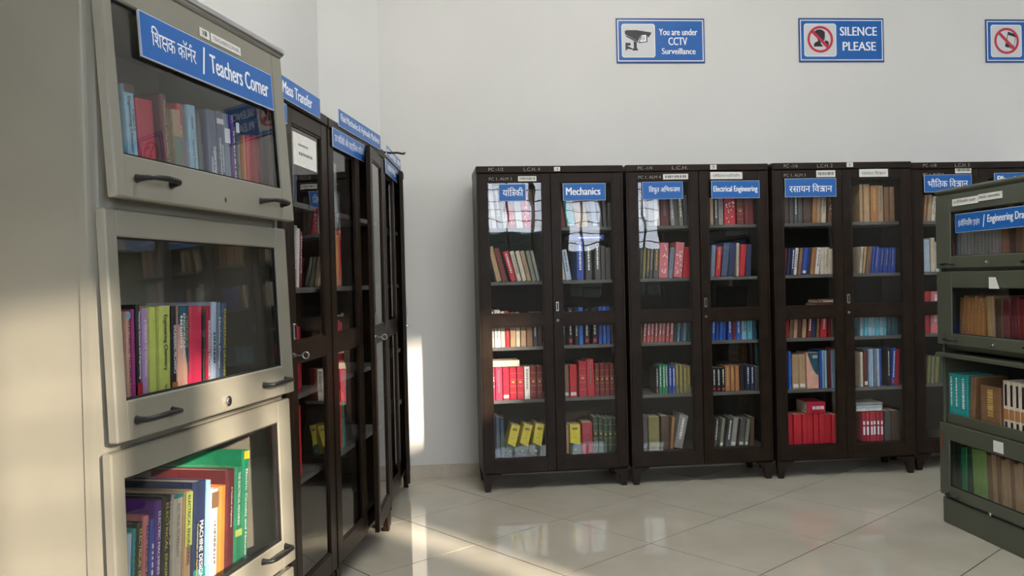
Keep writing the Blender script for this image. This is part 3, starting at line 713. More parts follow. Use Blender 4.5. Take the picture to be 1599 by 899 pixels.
row(F3, A3, 645, '512,524,485,cream,5,ktext;526,538,485,tan,6;540,552,485,brown,7;554,566,485,brown,7;569,582,485,blue,7;584,597,485,blue,7,gtext;599,612,485,blue,6;614,627,485,blue,6,gtext;629,641,485,blue,6;643,655,485,blue,5,gtext;657,669,485,blue,5;671,683,485,blue,4,gtext;685,697,485,blue,3', wh(1, 'right', n3), z[1])
row(F3, B3, 130, '112,126,10,red,4;128,145,0,brown,4;148,164,-4,tan,4,ktext;166,184,2,maroon,4;188,208,0,tan,4;211,233,4,dark red,4,text;236,253,2,navy,4;256,270,4,brown,3;273,303,-4,red,4,text;306,322,2,dark red;324,345,5,dark brown', wh(2, 'left', n3), z[2])
row(F3, B3, 118, '462,478,-12,light blue,2,ktext;480,496,-12,cyan,2,ktext;498,514,-12,light blue,2,ktext;516,532,-12,light blue,2,ktext;534,550,-10,cyan,2,ktext;552,568,-10,light blue,2,ktext;570,586,-10,cyan,2,ktext;588,604,-10,dark teal,2,ktext;606,622,-10,dark teal,2,ktext;624,640,-10,dark teal,2', wh(2, 'right', n3), z[2])
row(F3, B3, 373, '114,126,205,blue;128,140,207,bright blue;143,174,220,tan,0,stick;177,208,220,tan,0,stick;212,269,208,peach,0,curve;272,284,200,blue;286,296,200,light blue;298,308,200,light blue;310,325,202,maroon;328,341,200,blue grey;343,355,200,light blue;357,368,195,red,0,text', wh(3, 'left', n3), z[3])
row(F3, B3, 362, '465,478,208,cream,0;480,499,205,maroon,0,stick;502,513,192,light blue,0;515,526,192,pale blue,0;528,539,192,blue grey,0;541,552,192,pale blue,0;554,566,192,blue,0;590,604,192,black,0,text;606,622,194,blue,3,redstick;626,645,194,crimson,2', wh(3, 'right', n3), z[3])
row(F3, B3, 660, '120,149,500,red;151,189,502,red;191,214,500,red;216,244,500,red;246,269,500,red;271,299,500,red;301,329,500,red;331,360,500,red', wh(4, 'left', n3), z[4])
row(F3, B3, 645, '475,490,486,crimson,0,bars;491,506,486,crimson,0,bars;508,523,486,crimson,0,bars;524,539,486,crimson,0,bars;541,555,486,crimson,0,bars;556,570,486,crimson,0,bars;580,608,485,dark grey;611,650,485,dark brown', wh(4, 'right', n3), z[4])
lay(F3, A3, 283, 403, 755, 768, z[2], 'maroon', wh(2, 'left', n3)); lay(F3, A3, 290, 400, 738, 753, z[2], 'brown', wh(2, 'left', n3), depth=.16, deco='text')
for k, cc in enumerate(('white', 'pale blue', 'grey')):
    place_book(F3, .545 + .002 * k, resting(F3, z[4], .545, .70) + .0185 * k, .0175, .165, .15, cc, '', 0, .055, f'{cc} book in the flat stack of three, bottom right of the chemistry bookcase', 'flat stack of three in the chemistry bookcase', True)
place_book(F3, .22, resting(F3, z[4], .22, .35), .075, .125, .17, 'crimson', 'text', 0, .055, 'crimson book lying flat above the red row, bottom left of the chemistry bookcase', None, True)

A4 = (1410, 230, .367); n4 = 'Physics'
row(F4, A4, 275 + 55, '90,102,205,orange brown,5;104,118,205,tan,6;120,136,205,cream,7,ktext;138,150,205,orange brown,7;152,170,205,brown,5;172,190,205,tan,3;192,215,208,brown;217,240,208,cream,0,ktext', wh(0, 'left', n4), z[0])
row(F4, A4, 540, '93,119,395,pale blue,0;122,140,382,cream,0,gtext;142,156,405,white,0,ktext;158,176,400,green;178,200,400,navy;202,226,400,tan', wh(1, 'left', n4), z[1])
row(F4, A4, 790, '96,117,612,red;119,160,614,pink,2,text;163,190,612,red;192,220,612,crimson;222,250,614,red', wh(2, 'left', n4), z[2])
row(F4, (1410, 540, .4), 128, '95,108,40,olive,4;110,122,40,grey green,4;124,138,40,olive,4;140,155,42,dark green,3;158,180,40,grey green', wh(3, 'left', n4), z[3])
HIDE = .02
for k, cc in enumerate(('tan', 'cream', 'brown', 'navy', 'tan', 'red', 'cream')):
    place_book(F4, .52 + .04 * k, z[0] + .0005, .036, .23 + .01 * (k % 3), .17, cc, 'ktext' if k % 2 else '', 0, .058, f'{cc} book, {ORD[k]} from left, {wh(0, "right", n4)}', 'books on ' + wh(0, 'right', n4))
for k, cc in enumerate(('blue', 'navy', 'cream', 'dark red', 'grey', 'tan', 'green')):
    place_book(F4, .52 + .04 * k, z[1] + .0005, .036, .25 + .01 * (k % 3), .17, cc, '', 0, .058, f'{cc} book, {ORD[k]} from left, {wh(1, "right", n4)}', 'books on ' + wh(1, 'right', n4))

# ------------------------------------------------------------------ dark bookcases along the left wall
def leftframe(x, y, ang): return Frame(x, y, 90 - ang)     # ang = degrees right of +Y
G1 = leftframe(-.619, 2.575, 11.0); G2 = leftframe(-.446, 3.478, 10.9); G3 = leftframe(-.283, 4.405, 4.6)
e1, f1 = bookcase(G1, 'dark bookcase with Heat and Mass Transfer sign, partly behind the cream cabinet', w=.895, key=True)
e2, f2 = bookcase(G2, 'dark bookcase with Fluid Mechanics sign, its far door standing ajar', w=.895, open_right=7.0, key=True)
e3, f3 = bookcase(G3, 'dark bookcase at the far end of the left row, next to the wall corner', w=.86, open_right=7.0, key=True)
def top_sign(fr, root, r, lines, lab=None):    # board screwed along the front of the top, rising above it
    a, zt = fr.loc(r[0], r[1], -.012); b, _ = fr.loc(r[2], r[3], -.012); _, zb = fr.loc(r[0], r[4], -.012)
    return a, b, zb, zt
a, b, zb, zt = top_sign(G1, e1, (445.6, 131, 500, 172, 153), None); zb, zt = 1.965, 2.045
sign_on(e1, b - .60, b, zb - .018, zt - .018, [('Heat & Mass Transfer', .06, .84, .24, .78)], y=-.012, edge=True)
sign_on(f1[0], .0, .44, 1.865, 1.935, [(TXT['heat'], .05, .86, .25, .8), ('/', .90, .94, .1, .9)], y=-.0045)
sign_on(e2, .115, .80, 1.965, 2.040, [('Fluid Mechanics & Hydraulic Machines', .04, .96, .24, .78)], y=-.012)
sign_on(f2[0], .025, .50, 1.865, 1.945, [(TXT['fluid'], .04, .96, .25, .8)], y=-.010)
sign_on(e3, .07, .66, 1.965, 2.030, [('~', .05, .95, .24, .78)], y=-.012)
sign_on(f3[0], .03, .50, 1.875, 1.950, [('~', .15, .8, .3, .75)], y=-.010)
# paper behind the glass of the Heat and Mass Transfer bookcase
sign_on(f1[1], .085, .335, 1.735, 1.855, [('~', .2, .6, .62, .70), ('~', .22, .8, .34, .44)], y=.0065, mt='paper', ink='greyink', name='notice_sheet', edge=False, bold=0)
q = MB(); q.tube([(.02, .05, 1.989), (.10, -.02, 1.990), (.16, -.06, 1.998), (.20, -.085, 1.998), (.22, -.09, 2.006)], .006, M['black'], 8)
o = q.obj('metal_hook'); o.matrix_world = G3.M; tag(o, 'thin dark bent strip lying on top of the far left bookcase', 'hook')
def filler(fr, name, i, side, x0, cols, hs, lean=0, wd=.030, deco=''):
    x = x0
    for k, cc in enumerate(cols):
        w = wd + .006 * ((k * 3) % 3 - 1); h = hs + .012 * ((k * 5) % 3)
        place_book(fr, x, SHZ[i] + .0005, w, h, .16, cc, deco if k % 2 == 0 else '', lean, .06, f'{cc} book, {ORD[k]} from left, {wh(i, side, name)}', 'books on ' + wh(i, side, name))
        x += w / math.cos(R(lean)) + .001
HIDE = .45
N1, N2, N3_ = 'Heat and Mass Transfer', 'Fluid Mechanics', 'far left'
filler(G1, N1, 0, 'right', .53, ['grey', 'white', 'blue grey', 'white', 'grey', 'slate'], .22, 4, .034, 'ktext')
filler(G1, N1, 1, 'right', .53, ['white', 'maroon', 'grey', 'dusty pink', 'grey', 'white', 'dark red'], .22, 6, .034, 'text')
filler(G1, N1, 2, 'right', .52, ['dark red', 'red', 'crimson', 'dark red', 'red', 'crimson'], .24, 0, .036)
filler(G1, N1, 3, 'right', .52, ['red', 'crimson', 'red', 'dark red', 'red'], .25, 0, .038)
filler(G1, N1, 1, 'left', .09, ['tan', 'navy', 'brown', 'grey', 'red', 'tan'], .24, 0, .036)
filler(G1, N1, 2, 'left', .09, ['blue', 'cream', 'brown', 'grey', 'red', 'tan'], .24, 0, .036)
filler(G2, N2, 0, 'left', .09, ['white', 'light blue', 'white', 'pale blue', 'white', 'light blue', 'grey'], .22, 0, .034, 'ktext')
filler(G2, N2, 1, 'left', .09, ['cream', 'tan', 'orange brown', 'tan', 'cream', 'orange', 'tan', 'red'], .23, 3, .034, 'gtext')
filler(G2, N2, 2, 'left', .09, ['red', 'red', 'crimson', 'red', 'white', 'red', 'crimson'], .24, 0, .038)
filler(G2, N2, 3, 'left', .09, ['red', 'red', 'crimson', 'orange brown', 'olive', 'red', 'green'], .25, 0, .038)
filler(G2, N2, 4, 'left', .09, ['brown', 'dark brown', 'slate', 'dark grey', 'maroon'], .24, 0, .036)
filler(G3, N3_, 0, 'left', .09, ['grey', 'white', 'tan', 'blue grey', 'red'], .22, 0, .036)
filler(G3, N3_, 1, 'left', .09, ['tan', 'brown', 'navy', 'red', 'cream'], .22, 0, .036)
filler(G3, N3_, 2, 'left', .09, ['brown', 'tan', 'blue', 'red', 'grey'], .22, 0, .036)
filler(G3, N3_, 3, 'left', .09, ['orange brown', 'tan', 'dark red', 'brown', 'grey'], .22, 0, .036)

HIDE = 1.0
# ------------------------------------------------------------------ stacked steel cabinets with lift-up glass doors
def handle(parent, x, z, L, y=0.0):
    q = MB(); h = L / 2
    q.tube([(x - h, y, z), (x - h + .001, y - .006, z), (x - h + .004, y - .020, z), (x - h + .014, y - .027, z + .001), (x, y - .029, z + .002), (x + h - .014, y - .027, z + .001), (x + h - .004, y - .020, z), (x + h - .001, y - .006, z), (x + h, y, z)],
           [.0085, .0065, .0052, .005, .0058, .005, .0052, .0065, .0085], M['black'], 10)
    return q.obj('handle', parent)
def lift_cabinet(fr, label, w, d, U, p, nun, mat, matin, doors, topmat, post=.034, side_dark=False):
    root = bpy.data.objects.new('stacked_cabinet', None); COL.objects.link(root); root.matrix_world = fr.M
    tag(root, label, 'cabinet', 'stacked steel cabinets with lift-up glass doors')
    m_, mi = M[mat], M[matin]; H = p + nun * U
    q = MB(); q.bbox(-.004, w + .004, -.004, d, 0, p - .002, m_, .004); q.obj('plinth', root)
    def sidepoly(x, s):     # end panel with a rolled front edge, plan view
        r = post; P = [(x + s * .004, d), (x + s * .004, r + .012), (x, r + .010), (x, r)]
        P += [(x + s * r * (1 - math.cos(R(t))), r - r * math.sin(R(t))) for t in range(8, 91, 8)]
        P += [(x + s * (r + .004), 0), (x + s * (r + .004), .012), (x + s * .008, r + .01), (x + s * .008, d)]
        return P if s > 0 else P[::-1]
    for x_, s_ in ((0, 1), (w, -1)):
        b = MB(); b.prism(sidepoly(x_, s_), p, H - .001, m_, axis='z'); b.obj('side_panel', root)
    for k in range(nun):
        z0, z1 = p + k * U, p + (k + 1) * U
        b = MB()
        b.box(.008, w - .008, d - .006, d - .001, z0, z1 - .001, mi)
        b.bbox(.034, w - .034, .010, .022, z1 - .006, z1 - .001, m_, .002)                 # header rail
        b.bbox(.034, w - .034, .006, .022, z0, z0 + .048, m_, .002)      # sill rail
        b.box(.008, w - .008, .022, d - .006, z0, z0 + .018, mi)                            # floor of the unit
        b.box(.008, w - .008, .022, d - .006, z1 - .010, z1 - .001, mi)
        b.obj('unit_body', root)
    q = MB(); q.bbox(-.006, w + .006, -.010, d, H, H + .030, M[topmat], .005)
    q.tube([(-.004, -.006, H + .018), (w + .004, -.006, H + .018)], .012, M['steel'] if topmat == 'cream' else m_, 10); q.obj('top_cap', root)
    out = []
    for k, spec in enumerate(doors):
        z0 = p + k * U
        if spec is None: out.append(None); continue
        gx0, gx1, gz0, gz1, tilt = spec['g']; hd = U - .017
        x0, x1 = spec.get('x', (-.006, w - .008))
        b = MB(); T = .020; top = hd
        b.bbox(x0, gx0, -T, 0, 0, top, m_, .003); b.bbox(gx1, x1, -T, 0, 0, top, m_, .003)
        b.bbox(gx0 - .003, gx1 + .003, -T + .0003, -.0003, 0, gz0, m_, .003); b.bbox(gx0 - .003, gx1 + .003, -T + .0003, -.0003, gz1, top, m_, .003)
        for a0, a1, c0, c1 in ((gx0, gx0 + .003, gz0, gz1), (gx1 - .003, gx1, gz0, gz1), (gx0, gx1, gz0, gz0 + .003), (gx0, gx1, gz1 - .003, gz1)):
            b.box(a0, a1, -T + .004, -.002, c0, c1, M['rubber'])
        dr = b.obj('door', root)
        if spec.get('up'):       # lifted and slid back over the books
            dr.matrix_local = Matrix.Translation((0, -.030, z0 + U - .048)) @ Matrix.Rotation(R(90), 4, 'X') @ Matrix.Translation((0, 0, -top + top)) @ Matrix.Rotation(R(180), 4, 'X') @ Matrix.Translation((0, 0, 0))
        else:                    # hinged along the top, lower edge swung out by tilt
            dr.matrix_local = Matrix.Translation((0, .006, z0 + .015 + hd)) @ Matrix.Rotation(R(-tilt), 4, 'X') @ Matrix.Translation((0, 0, -hd))
        q = MB(); q.box(gx0 + .0005, gx1 - .0005, -.0130, -.0120, gz0 + .0005, gz1 - .0005, M['glass']); q.obj('glass_pane', dr)
        for hx in spec.get('h', ()):  handle(dr, hx[0], hx[1], hx[2], -T)
        if 'l' in spec:
            lx, lz, lr = spec['l']; q = MB(); q.tube([(lx, -T + .002, lz), (lx, -T - .005, lz)], lr, M['chrome'], 16); q.tube([(lx, -T - .005, lz), (lx, -T - .0065, lz)], lr * .62, M['steel'], 14)
            q.box(lx - .001, lx + .001, -T - .0068, -T - .0064, lz - lr * .4, lz + lr * .4, M['black']); q.obj('lock', dr)
        out.append(dr)
    return root, out
U1, P1 = .4320, .1375
LF = Frame(-.592, 1.510, 90 - 16.2); LW = .685
z1_, z2_, z3_ = P1 + 3 * U1, P1 + 2 * U1, P1 + U1
def gz(z, k): return z - .082 - (P1 + k * U1 + .021)
DT = {0: 1.0, 1: .8, 2: 2.0, 3: 3.6}
dspec = [
 {'g': (.040, .635, .095, .385, .6), 'h': [(.115, .05, .12), (.57, .05, .12)], 'l': (.36, .05, .011)},
 {'g': (.030, .612, gz(.742, 1), gz(1.036, 1), .8), 'h': [(.115, .050, .12), (.565, .052, .115)], 'l': (.36, .035, .011)},
 {'g': (.026, .618, gz(1.176, 2), gz(1.470, 2), 2.0), 'h': [(.103, gz(1.138, 2), .110), (.575, gz(1.140, 2), .110)], 'l': (.355, gz(1.127, 2), .011)},
 {'g': (.024, .622, gz(1.615, 3), gz(1.895, 3), 3.6), 'h': [(.105, gz(1.574, 3), .105), (.560, gz(1.574, 3), .105)]},
]
lroot, ld = lift_cabinet(LF, 'tall cream-grey steel cabinet with Teachers Corner sign, nearest on the left', LW, .34, U1, P1, 4, 'cream', 'creamin', dspec, 'cream')
dr = ld[3]; T = .020
sign_on(dr, .092, .606, gz(1.806, 3), gz(1.894, 3), [(TXT['teachers'], .065, .355, .30, .78), ('/', .395, .425, .18, .85), ('Teachers Corner', .455, .955, .30, .76)], y=-T - .0045)
sign_on(dr, .303, .340, gz(1.905, 3), gz(1.924, 3), [('18', .28, .72, .22, .8)], y=-T - .0012, mt='paper', ink='ink', name='number_sticker', edge=False, bold=.02)
sign_on(dr, .346, .470, gz(1.905, 3), gz(1.924, 3), [('TEACHERS CORNER', .06, .94, .3, .72)], y=-T - .0012, mt='paper', ink='greyink', name='paper_label', edge=False, bold=0)
q = MB(); q.tube([(.352, -T, gz(1.562, 3)), (.352, -T - .001, gz(1.562, 3))], .0035, M['rubber'], 8); q.box(.3515, .3525, -T - .0012, -T, gz(1.562, 3) - .007, gz(1.562, 3) + .007, M['rust']); q.obj('empty_lock_hole', dr)

# ---- books with lettering in the near cabinet
def big_book(fr, x, z, w, h, d, color, lean, y, label, title=None, ink='white', title2=None, ink2=None, extra=None, group='titled books in the cream cabinet'):
    root = MB(); t = .0025; c = BM[color]
    root.box(0, t, .006, d, 0, h, c); root.box(w - t, w, .006, d, 0, h, c)
    r = min(.006, w * .35)
    root.prism([(0, .006), (r * .3, .002), (r, 0), (w - r, 0), (w - r * .3, .002), (w, .006)], 0, h, c, axis='z')
    o = root.obj('book'); tag(o, label, 'book', group)
    a = R(lean); piv = w if lean > 0 else 0
    o.matrix_world = fr.M @ Matrix.Translation((x + (w * math.cos(a) if lean > 0 else 0), y, z)) @ Matrix.Rotation(a, 4, 'Y') @ Matrix.Translation((-piv, 0, 0))
    q = MB(); q.box(t, w - t, .0062, d - .003, .003, h - .003, M['pages']); q.obj('page_block', o)
    if extra:
        q = MB()
        for kind, c0, c1, mt in extra:
            if kind == 'band': q.add([(.0005, -.0003, h * c0), (w - .0005, -.0003, h * c0), (w - .0005, -.0003, h * c1), (.0005, -.0003, h * c1)], [(0, 1, 2, 3)], mt)
            if kind == 'curve':
                n = 12; pts = [(w * i / n, -.0003, h * (c1 + (c0 - c1) * math.sin(math.pi / 2 * (1 - i / n)))) for i in range(n + 1)]
                q.add([(0, -.0003, h * .995)] + pts + [(w, -.0003, h * .995)], [tuple(range(n + 3))], mt)
        q.obj('spine_print', o)
    IN = {'white': M['white'], 'ink': M['ink'], 'gold': GOLD, 'yellow': BM['yellow'], 'grey': M['greyink']}
    if title:
        q = MB()
        for tx, x0, x1, zt0, zt1, ik in title:
            text_fit(q, tx, w * x0, w * x1, h * zt0, h * zt1, -.0008, IN[ik], rot=1, bold=.02)
        q.obj('title', o)
    return o
NEARPREV = {}
def near_row(crop, unit, spec, off=.05, zbase=None, leans=(0, 0), ws=1.0):
    """spec rows: (TLx,TLy, BLx,BLy, BRx, colour, label, titles, extra, depth)"""
    ox, oy, s = crop; prev = NEARPREV.get(unit, .016); zb = zbase; nb = 0
    for (tlx, tly, blx, bly, brx, col, label, titles, extra, dep, oo) in spec:
        o2 = off + oo
        xt, zt = LF.loc(ox + tlx * s, oy + tly * s, o2); xb, zb_ = LF.loc(ox + blx * s, oy + bly * s, o2); xr, _ = LF.loc(ox + brx * s, oy + bly * s, o2)
        w = max(.009, (xr - xb) * ws - .0006)
        lean = leans[0] + (leans[1] - leans[0]) * nb / max(1, len(spec) - 1); nb += 1
        x = xb - math.tan(R(lean)) * (zb_ - zb)     # carry the left edge down to the shelf
        x = max(x, prev + .0008)
        h = min((zt - zb) / math.cos(R(lean)), .355)
        if x + w > .674: w = max(.010, .674 - x); x = min(x, .674 - w)
        if prev < .017 and lean < 0: x = max(x, .016 + h * math.sin(R(-lean)))
        big_book(LF, x, zb + .0008, w, h, dep, col, lean, o2, label, titles, extra=extra)
        prev = x + w / math.cos(R(lean)); NEARPREV[unit] = prev
def TT(t, ink='white', x0=.3, x1=.7, z0=.12, z1=.92): return [(t, x0, x1, z0, z1, ink)]
CA, CB = (170, 100, .2003), (300, 140, .1779)
zb3 = P1 + 3 * U1 + .0185; zb2 = P1 + 2 * U1 + .0185; zb1 = P1 + U1 + .0185
near_row(CA, 3, [
 (108, 150, 160, 745, 243, 'light blue', 'light blue Engineering Chemistry book with dark brown spine head, top unit far left', [('Engineering Chemistry', .22, .56, .40, .90, 'ink'), ('A Textbook of', .62, .85, .62, .80, 'ink'), ('R. G.', .3, .5, .30, .37, 'ink')], [('band', .93, .999, BM['dark brown'])], .17, 0),
 (205, 262, 247, 760, 383, 'crimson', 'wide crimson cloth book standing back between light blue and maroon books, top unit', None, None, .15, .012),
 (330, 205, 388, 775, 437, 'maroon', 'maroon Heat and Mass Transfer book with gilt spine title, top unit', TT('Fundamentals of Heat and Mass Transfer', 'gold', .25, .6, .30, .94), None, .18, -.006),
 (412, 330, 440, 790, 490, 'worn green', 'worn dark green book beside the maroon one, top unit', None, None, .15, .006),
 (440, 335, 492, 800, 562, 'tan', 'tattered tan-and-green book with torn spine, top unit', [('~', .55, .8, .32, .72, 'grey')], [('band', .35, .74, BM['worn green'])], .15, 0),
 (470, 285, 566, 820, 610, 'red', 'red book with faint lettering between tattered tan and light blue books, top unit', TT('~', 'gold', .3, .6, .3, .8), None, .17, .01),
 (565, 300, 614, 828, 683, 'light blue', 'light blue book in the middle of the top unit', [('Engineering Thermodynamics', .3, .55, .30, .68, 'ink'), ('~', .35, .5, .78, .9, 'ink')], None, .17, 0),
], .05, zb3, (-5.0, -4.0))
near_row(CB, 3, [
 (20, 195, 52, 725, 103, 'dark grey', 'plain dark grey book right of the light blue one, top unit', None, None, .16, .012),
 (105, 165, 110, 735, 212, 'slate', 'dark slate THERMODYNAMICS book with white title, top unit', [('THERMODYNAMICS', .45, .75, .30, .66, 'white'), ('ENGINEERING', .2, .38, .35, .55, 'white')], None, .18, 0),
 (195, 180, 220, 760, 298, 'slate', 'grey-blue ENGINEERING THERMODYNAMICS book with bold white title, top unit', [('THERMODYNAMICS', .2, .42, .33, .75, 'white'), ('ENGINEERING', .55, .75, .42, .68, 'white')], [('band', .88, .93, M['greypic'])], .18, 0),
 (290, 215, 305, 775, 368, 'blue grey', 'blue-grey book with white spine patch, top unit', None, [('band', .72, .86, M['white'])], .17, .004),
 (345, 225, 374, 785, 402, 'purple', 'thin purple book with white lettering, top unit', TT('~', 'white', .3, .65, .3, .85), None, .17, 0),
 (375, 270, 406, 795, 445, 'black', 'black Mechanical Engineering book with red-and-white head, top unit', TT('Mechanical Engineering', 'white', .3, .62, .28, .78), [('band', .88, .98, M['white'])], .17, 0),
 (450, 400, 468, 800, 492, 'orange', 'thin orange book left of the plain reds, top unit', None, None, .16, 0),
 (482, 400, 496, 800, 556, 'red', 'plain red book, first of the three reds at the right of the top unit', None, None, .17, 0),
 (558, 405, 558, 800, 606, 'red', 'plain red book, middle of the three reds at the right of the top unit', None, None, .17, 0),
 (608, 410, 608, 800, 655, 'crimson', 'crimson book, last of the three reds at the right of the top unit', None, None, .16, .006),
], .037, zb3, (-3.8, -1.5), .80)
CC = (140, 310, .4337)
near_row(CC, 2, [
 (133, 408, 139, 712, 156, 'peach', 'peach ELECTRICAL TECHNOLOGY book, far left of the middle unit', TT('ELECTRICAL TECHNOLOGY', 'ink', .3, .7, .25, .92), [('band', .94, .99, BM['cyan'])], .16, 0),
 (156, 400, 158, 708, 171, 'magenta', 'thin magenta book beside the peach one, middle unit', None, None, .17, 0),
 (172, 383, 173, 705, 192, 'black', 'black Materials Science and Engineering book, middle unit', TT('Materials Science and Engineering', 'white', .3, .72, .38, .94), [('band', .2, .35, BM['crimson'])], .17, 0),
 (201, 396, 193, 700, 217, 'lilac', 'lilac TECHNOLOGY book left of the lime pair, middle unit', TT('A TEXTBOOK OF TECHNOLOGY', 'white', .3, .62, .4, .9), None, .17, 0),
 (228, 392, 219, 692, 246, 'lime', 'plain lime green book, left of the lime pair in the middle unit', None, None, .17, .004),
 (243, 390, 248, 687, 292, 'lime', 'lime green Engineering Chemistry book in the middle unit', [('Engineering Chemistry', .30, .68, .42, .92, 'ink'), ('Vol', .4, .6, .22, .30, 'ink')], None, .18, 0),
 (294, 388, 296, 680, 318, 'black', 'black ENGINEERING MECHANICS book with white title, middle unit', TT('ENGINEERING MECHANICS', 'white', .3, .75, .38, .82), [('band', .1, .3, BM['orange brown'])], .17, 0),
 (320, 386, 320, 675, 358, 'peach', 'teal-over-peach ENGINEERING CHEMISTRY book with curved spine art, middle unit', [('ENGINEERING', .45, .66, .52, .92, 'white'), ('~', .16, .38, .60, .9, 'white'), ('A TEXT BOOK OF', .74, .88, .6, .9, 'yellow')], [('curve', .82, .30, BM['dark teal'])], .18, 0),
 (367, 392, 361, 665, 408, 'pink red', 'glossy bright red book without title, middle unit', None, None, .17, .002),
 (411, 400, 409, 655, 416, 'black', 'thin black book between two red ones, middle unit', None, None, .17, 0),
 (425, 388, 417, 653, 436, 'crimson', 'crimson ENGINEERING MECHANICS book with white title, middle unit', TT('ENGINEERING MECHANICS', 'white', .3, .7, .25, .85), None, .17, 0),
 (455, 374, 437, 648, 457, 'pale blue', 'pale blue-white book near the right end, middle unit', TT('~', 'ink', .3, .6, .4, .7), None, .17, 0),
 (468, 375, 458, 643, 471, 'blue grey', 'blue-grey Machine Design book, middle unit', TT('Machine Design', 'white', .2, .75, .35, .85), None, .17, 0),
 (485, 378, 473, 640, 493, 'slate', 'dark ENGINEERING DRAWING book at the right end, middle unit', [('ENGINEERING DRAWING', .35, .75, .22, .94, 'yellow')], [('band', .02, .25, BM['cream'])], .17, 0),
], .05, zb2, (0, 4))
CD = (140, 640, .2881)
near_row(CD, 1, [
 (186, 690, 176, 899, 232, 'pale blue', 'pale blue book at the far left of the lower unit', None, None, .15, 0),
 (262, 640, 235, 899, 250, 'teal', 'thin teal book second from left, lower unit', TT('~', 'ink', .3, .7, .3, .9), None, .15, 0),
 (278, 612, 252, 899, 287, 'black', 'black ELECTRICAL ENGINEERING book with yellow-white title, lower unit', TT('ELECTRICAL ENGINEERING', 'yellow', .28, .7, .25, .95), None, .15, 0),
 (314, 575, 290, 899, 322, 'pink', 'pale pink ELECTRICAL MATERIALS book, lower unit', TT('ELECTRICAL MATERIALS', 'ink', .3, .7, .25, .92), None, .15, 0),
 (342, 600, 325, 899, 352, 'blue', 'blue book left of the purple one, lower unit', TT('~', 'white', .3, .65, .3, .8), None, .15, 0),
 (383, 492, 354, 899, 388, 'purple', 'tall purple ELECTRIC MACHINES book, lower unit', TT('ELECTRIC MACHINES', 'white', .3, .7, .45, .92), [('band', .02, .35, BM['lilac'])], .17, 0),
 (425, 470, 395, 899, 441, 'black', 'black Principles of ELECTRICAL ENGINEERING book with yellow title, lower unit', [('ELECTRICAL ENGINEERING', .22, .52, .15, .95, 'yellow'), ('Principles of', .62, .82, .62, .95, 'white')], None, .17, 0),
 (492, 455, 448, 899, 503, 'cream', 'cream ELECTRICAL TECHNOLOGY book with coloured head band, lower unit', TT('ELECTRICAL TECHNOLOGY', 'grey', .35, .65, .50, .92), [('band', .965, .998, BM['teal'])], .17, 0),
 (548, 437, 512, 899, 552, 'tan', 'tan ELECTRICAL ENGINEERING book with yellow head, lower unit', TT('ELECTRICAL ENGINEERING', 'ink', .3, .7, .4, .96), [('band', .55, .99, BM['lime'])], .17, 0),
 (583, 400, 560, 899, 628, 'navy', 'dark blue MACHINE DESIGN book fading to teal, lower unit', [('MACHINE DESIGN', .45, .75, .22, .68, 'white'), ('Fundamentals and Applications', .2, .36, .2, .66, 'yellow')], [('band', .02, .3, BM['teal'])], .18, 0),
 (665, 376, 634, 880, 654, 'light blue', 'light blue book between dark blue and white books, lower unit', TT('Engineering', 'white', .3, .6, .3, .6), None, .18, 0),
 (684, 430, 657, 862, 695, 'white', 'white-and-grey book in the lower unit', TT('~', 'grey', .3, .6, .3, .7), [('band', .82, .97, BM['brown'])], .16, 0),
 (722, 415, 702, 850, 736, 'orange', 'orange book left of the maroon one, lower unit', None, None, .16, 0),
 (742, 340, 738, 830, 784, 'maroon', 'maroon Engineering book with white author line, lower unit', [('A Textbook of Engineering', .45, .62, .5, .85, 'white')], [('band', .03, .11, M['paper'])], .20, 0),
 (788, 320, 786, 790, 825, 'green', 'green ELECTRICAL MACHINES book with pale band, lower unit', TT('THE ELECTRICAL MACHINES', 'white', .3, .6, .48, .95), [('band', .38, .44, BM['lime'])], .22, 0),
 (820, 235, 828, 755, 860, 'green', 'tall green Electric Circuits and Networks book with yellow head, lower unit', TT('Electric Circuits and Networks', 'white', .3, .65, .1, .85), [('band', .93, .995, BM['yellow'])], .24, 0),
], .05, zb1, (5, 5))

# ------------------------------------------------------------------ green-grey stacked cabinet on the right
RF = Frame(2.55, 4.020, -90); RWD = .80; U2, P2 = .383, .131
def g2(z, k): return z - (P2 + k * U2 + .021)
rspec = [
 {'g': (.075, .725, g2(.205, 0), g2(.438, 0), .4), 'h': [(.105, g2(.165, 0), .075), (.68, g2(.165, 0), .075)], 'l': (.385, g2(.150, 0), .010)},
 {'g': (.075, .725, .09, .31, 0), 'up': True},
 {'g': (.115, .725, g2(.975, 2), g2(1.205, 2), .4), 'h': [(.110, g2(.945, 2), .085), (.68, g2(.945, 2), .085)], 'l': (.420, g2(.940, 2), .010)},
 {'g': (.115, .725, g2(1.360, 3), g2(1.580, 3), .4), 'h': [(.100, g2(1.322, 3), .085), (.68, g2(1.322, 3), .085)], 'l': (.385, g2(1.325, 3), .010)},
]
rroot, rd = lift_cabinet(RF, 'green-grey steel cabinet with Engineering Drawing sign at the right edge of the photo', RWD, .36, U2, P2, 4, 'green', 'greenin', rspec, 'green', post=.012)
for k_, yy_ in enumerate((3.205, 2.390)):      # row carried on out of frame, added to block light from lower shelves
    lift_cabinet(Frame(2.55, yy_, -90), ('added light-blocking green-grey steel cabinet next to the Engineering Drawing cabinet, outside the photo', 'added light-blocking green-grey steel cabinet nearest the camera in the right row, outside the photo')[k_], RWD, .36, U2, P2, 4, 'green', 'greenin',
                 [dict(rspec[2], g=(.075, .725, .08, .31, .4))] * 4, 'green', post=.012)
x0, za = RF.loc(1490, 333, -.026); _, zb = RF.loc(1490, 362, -.026)
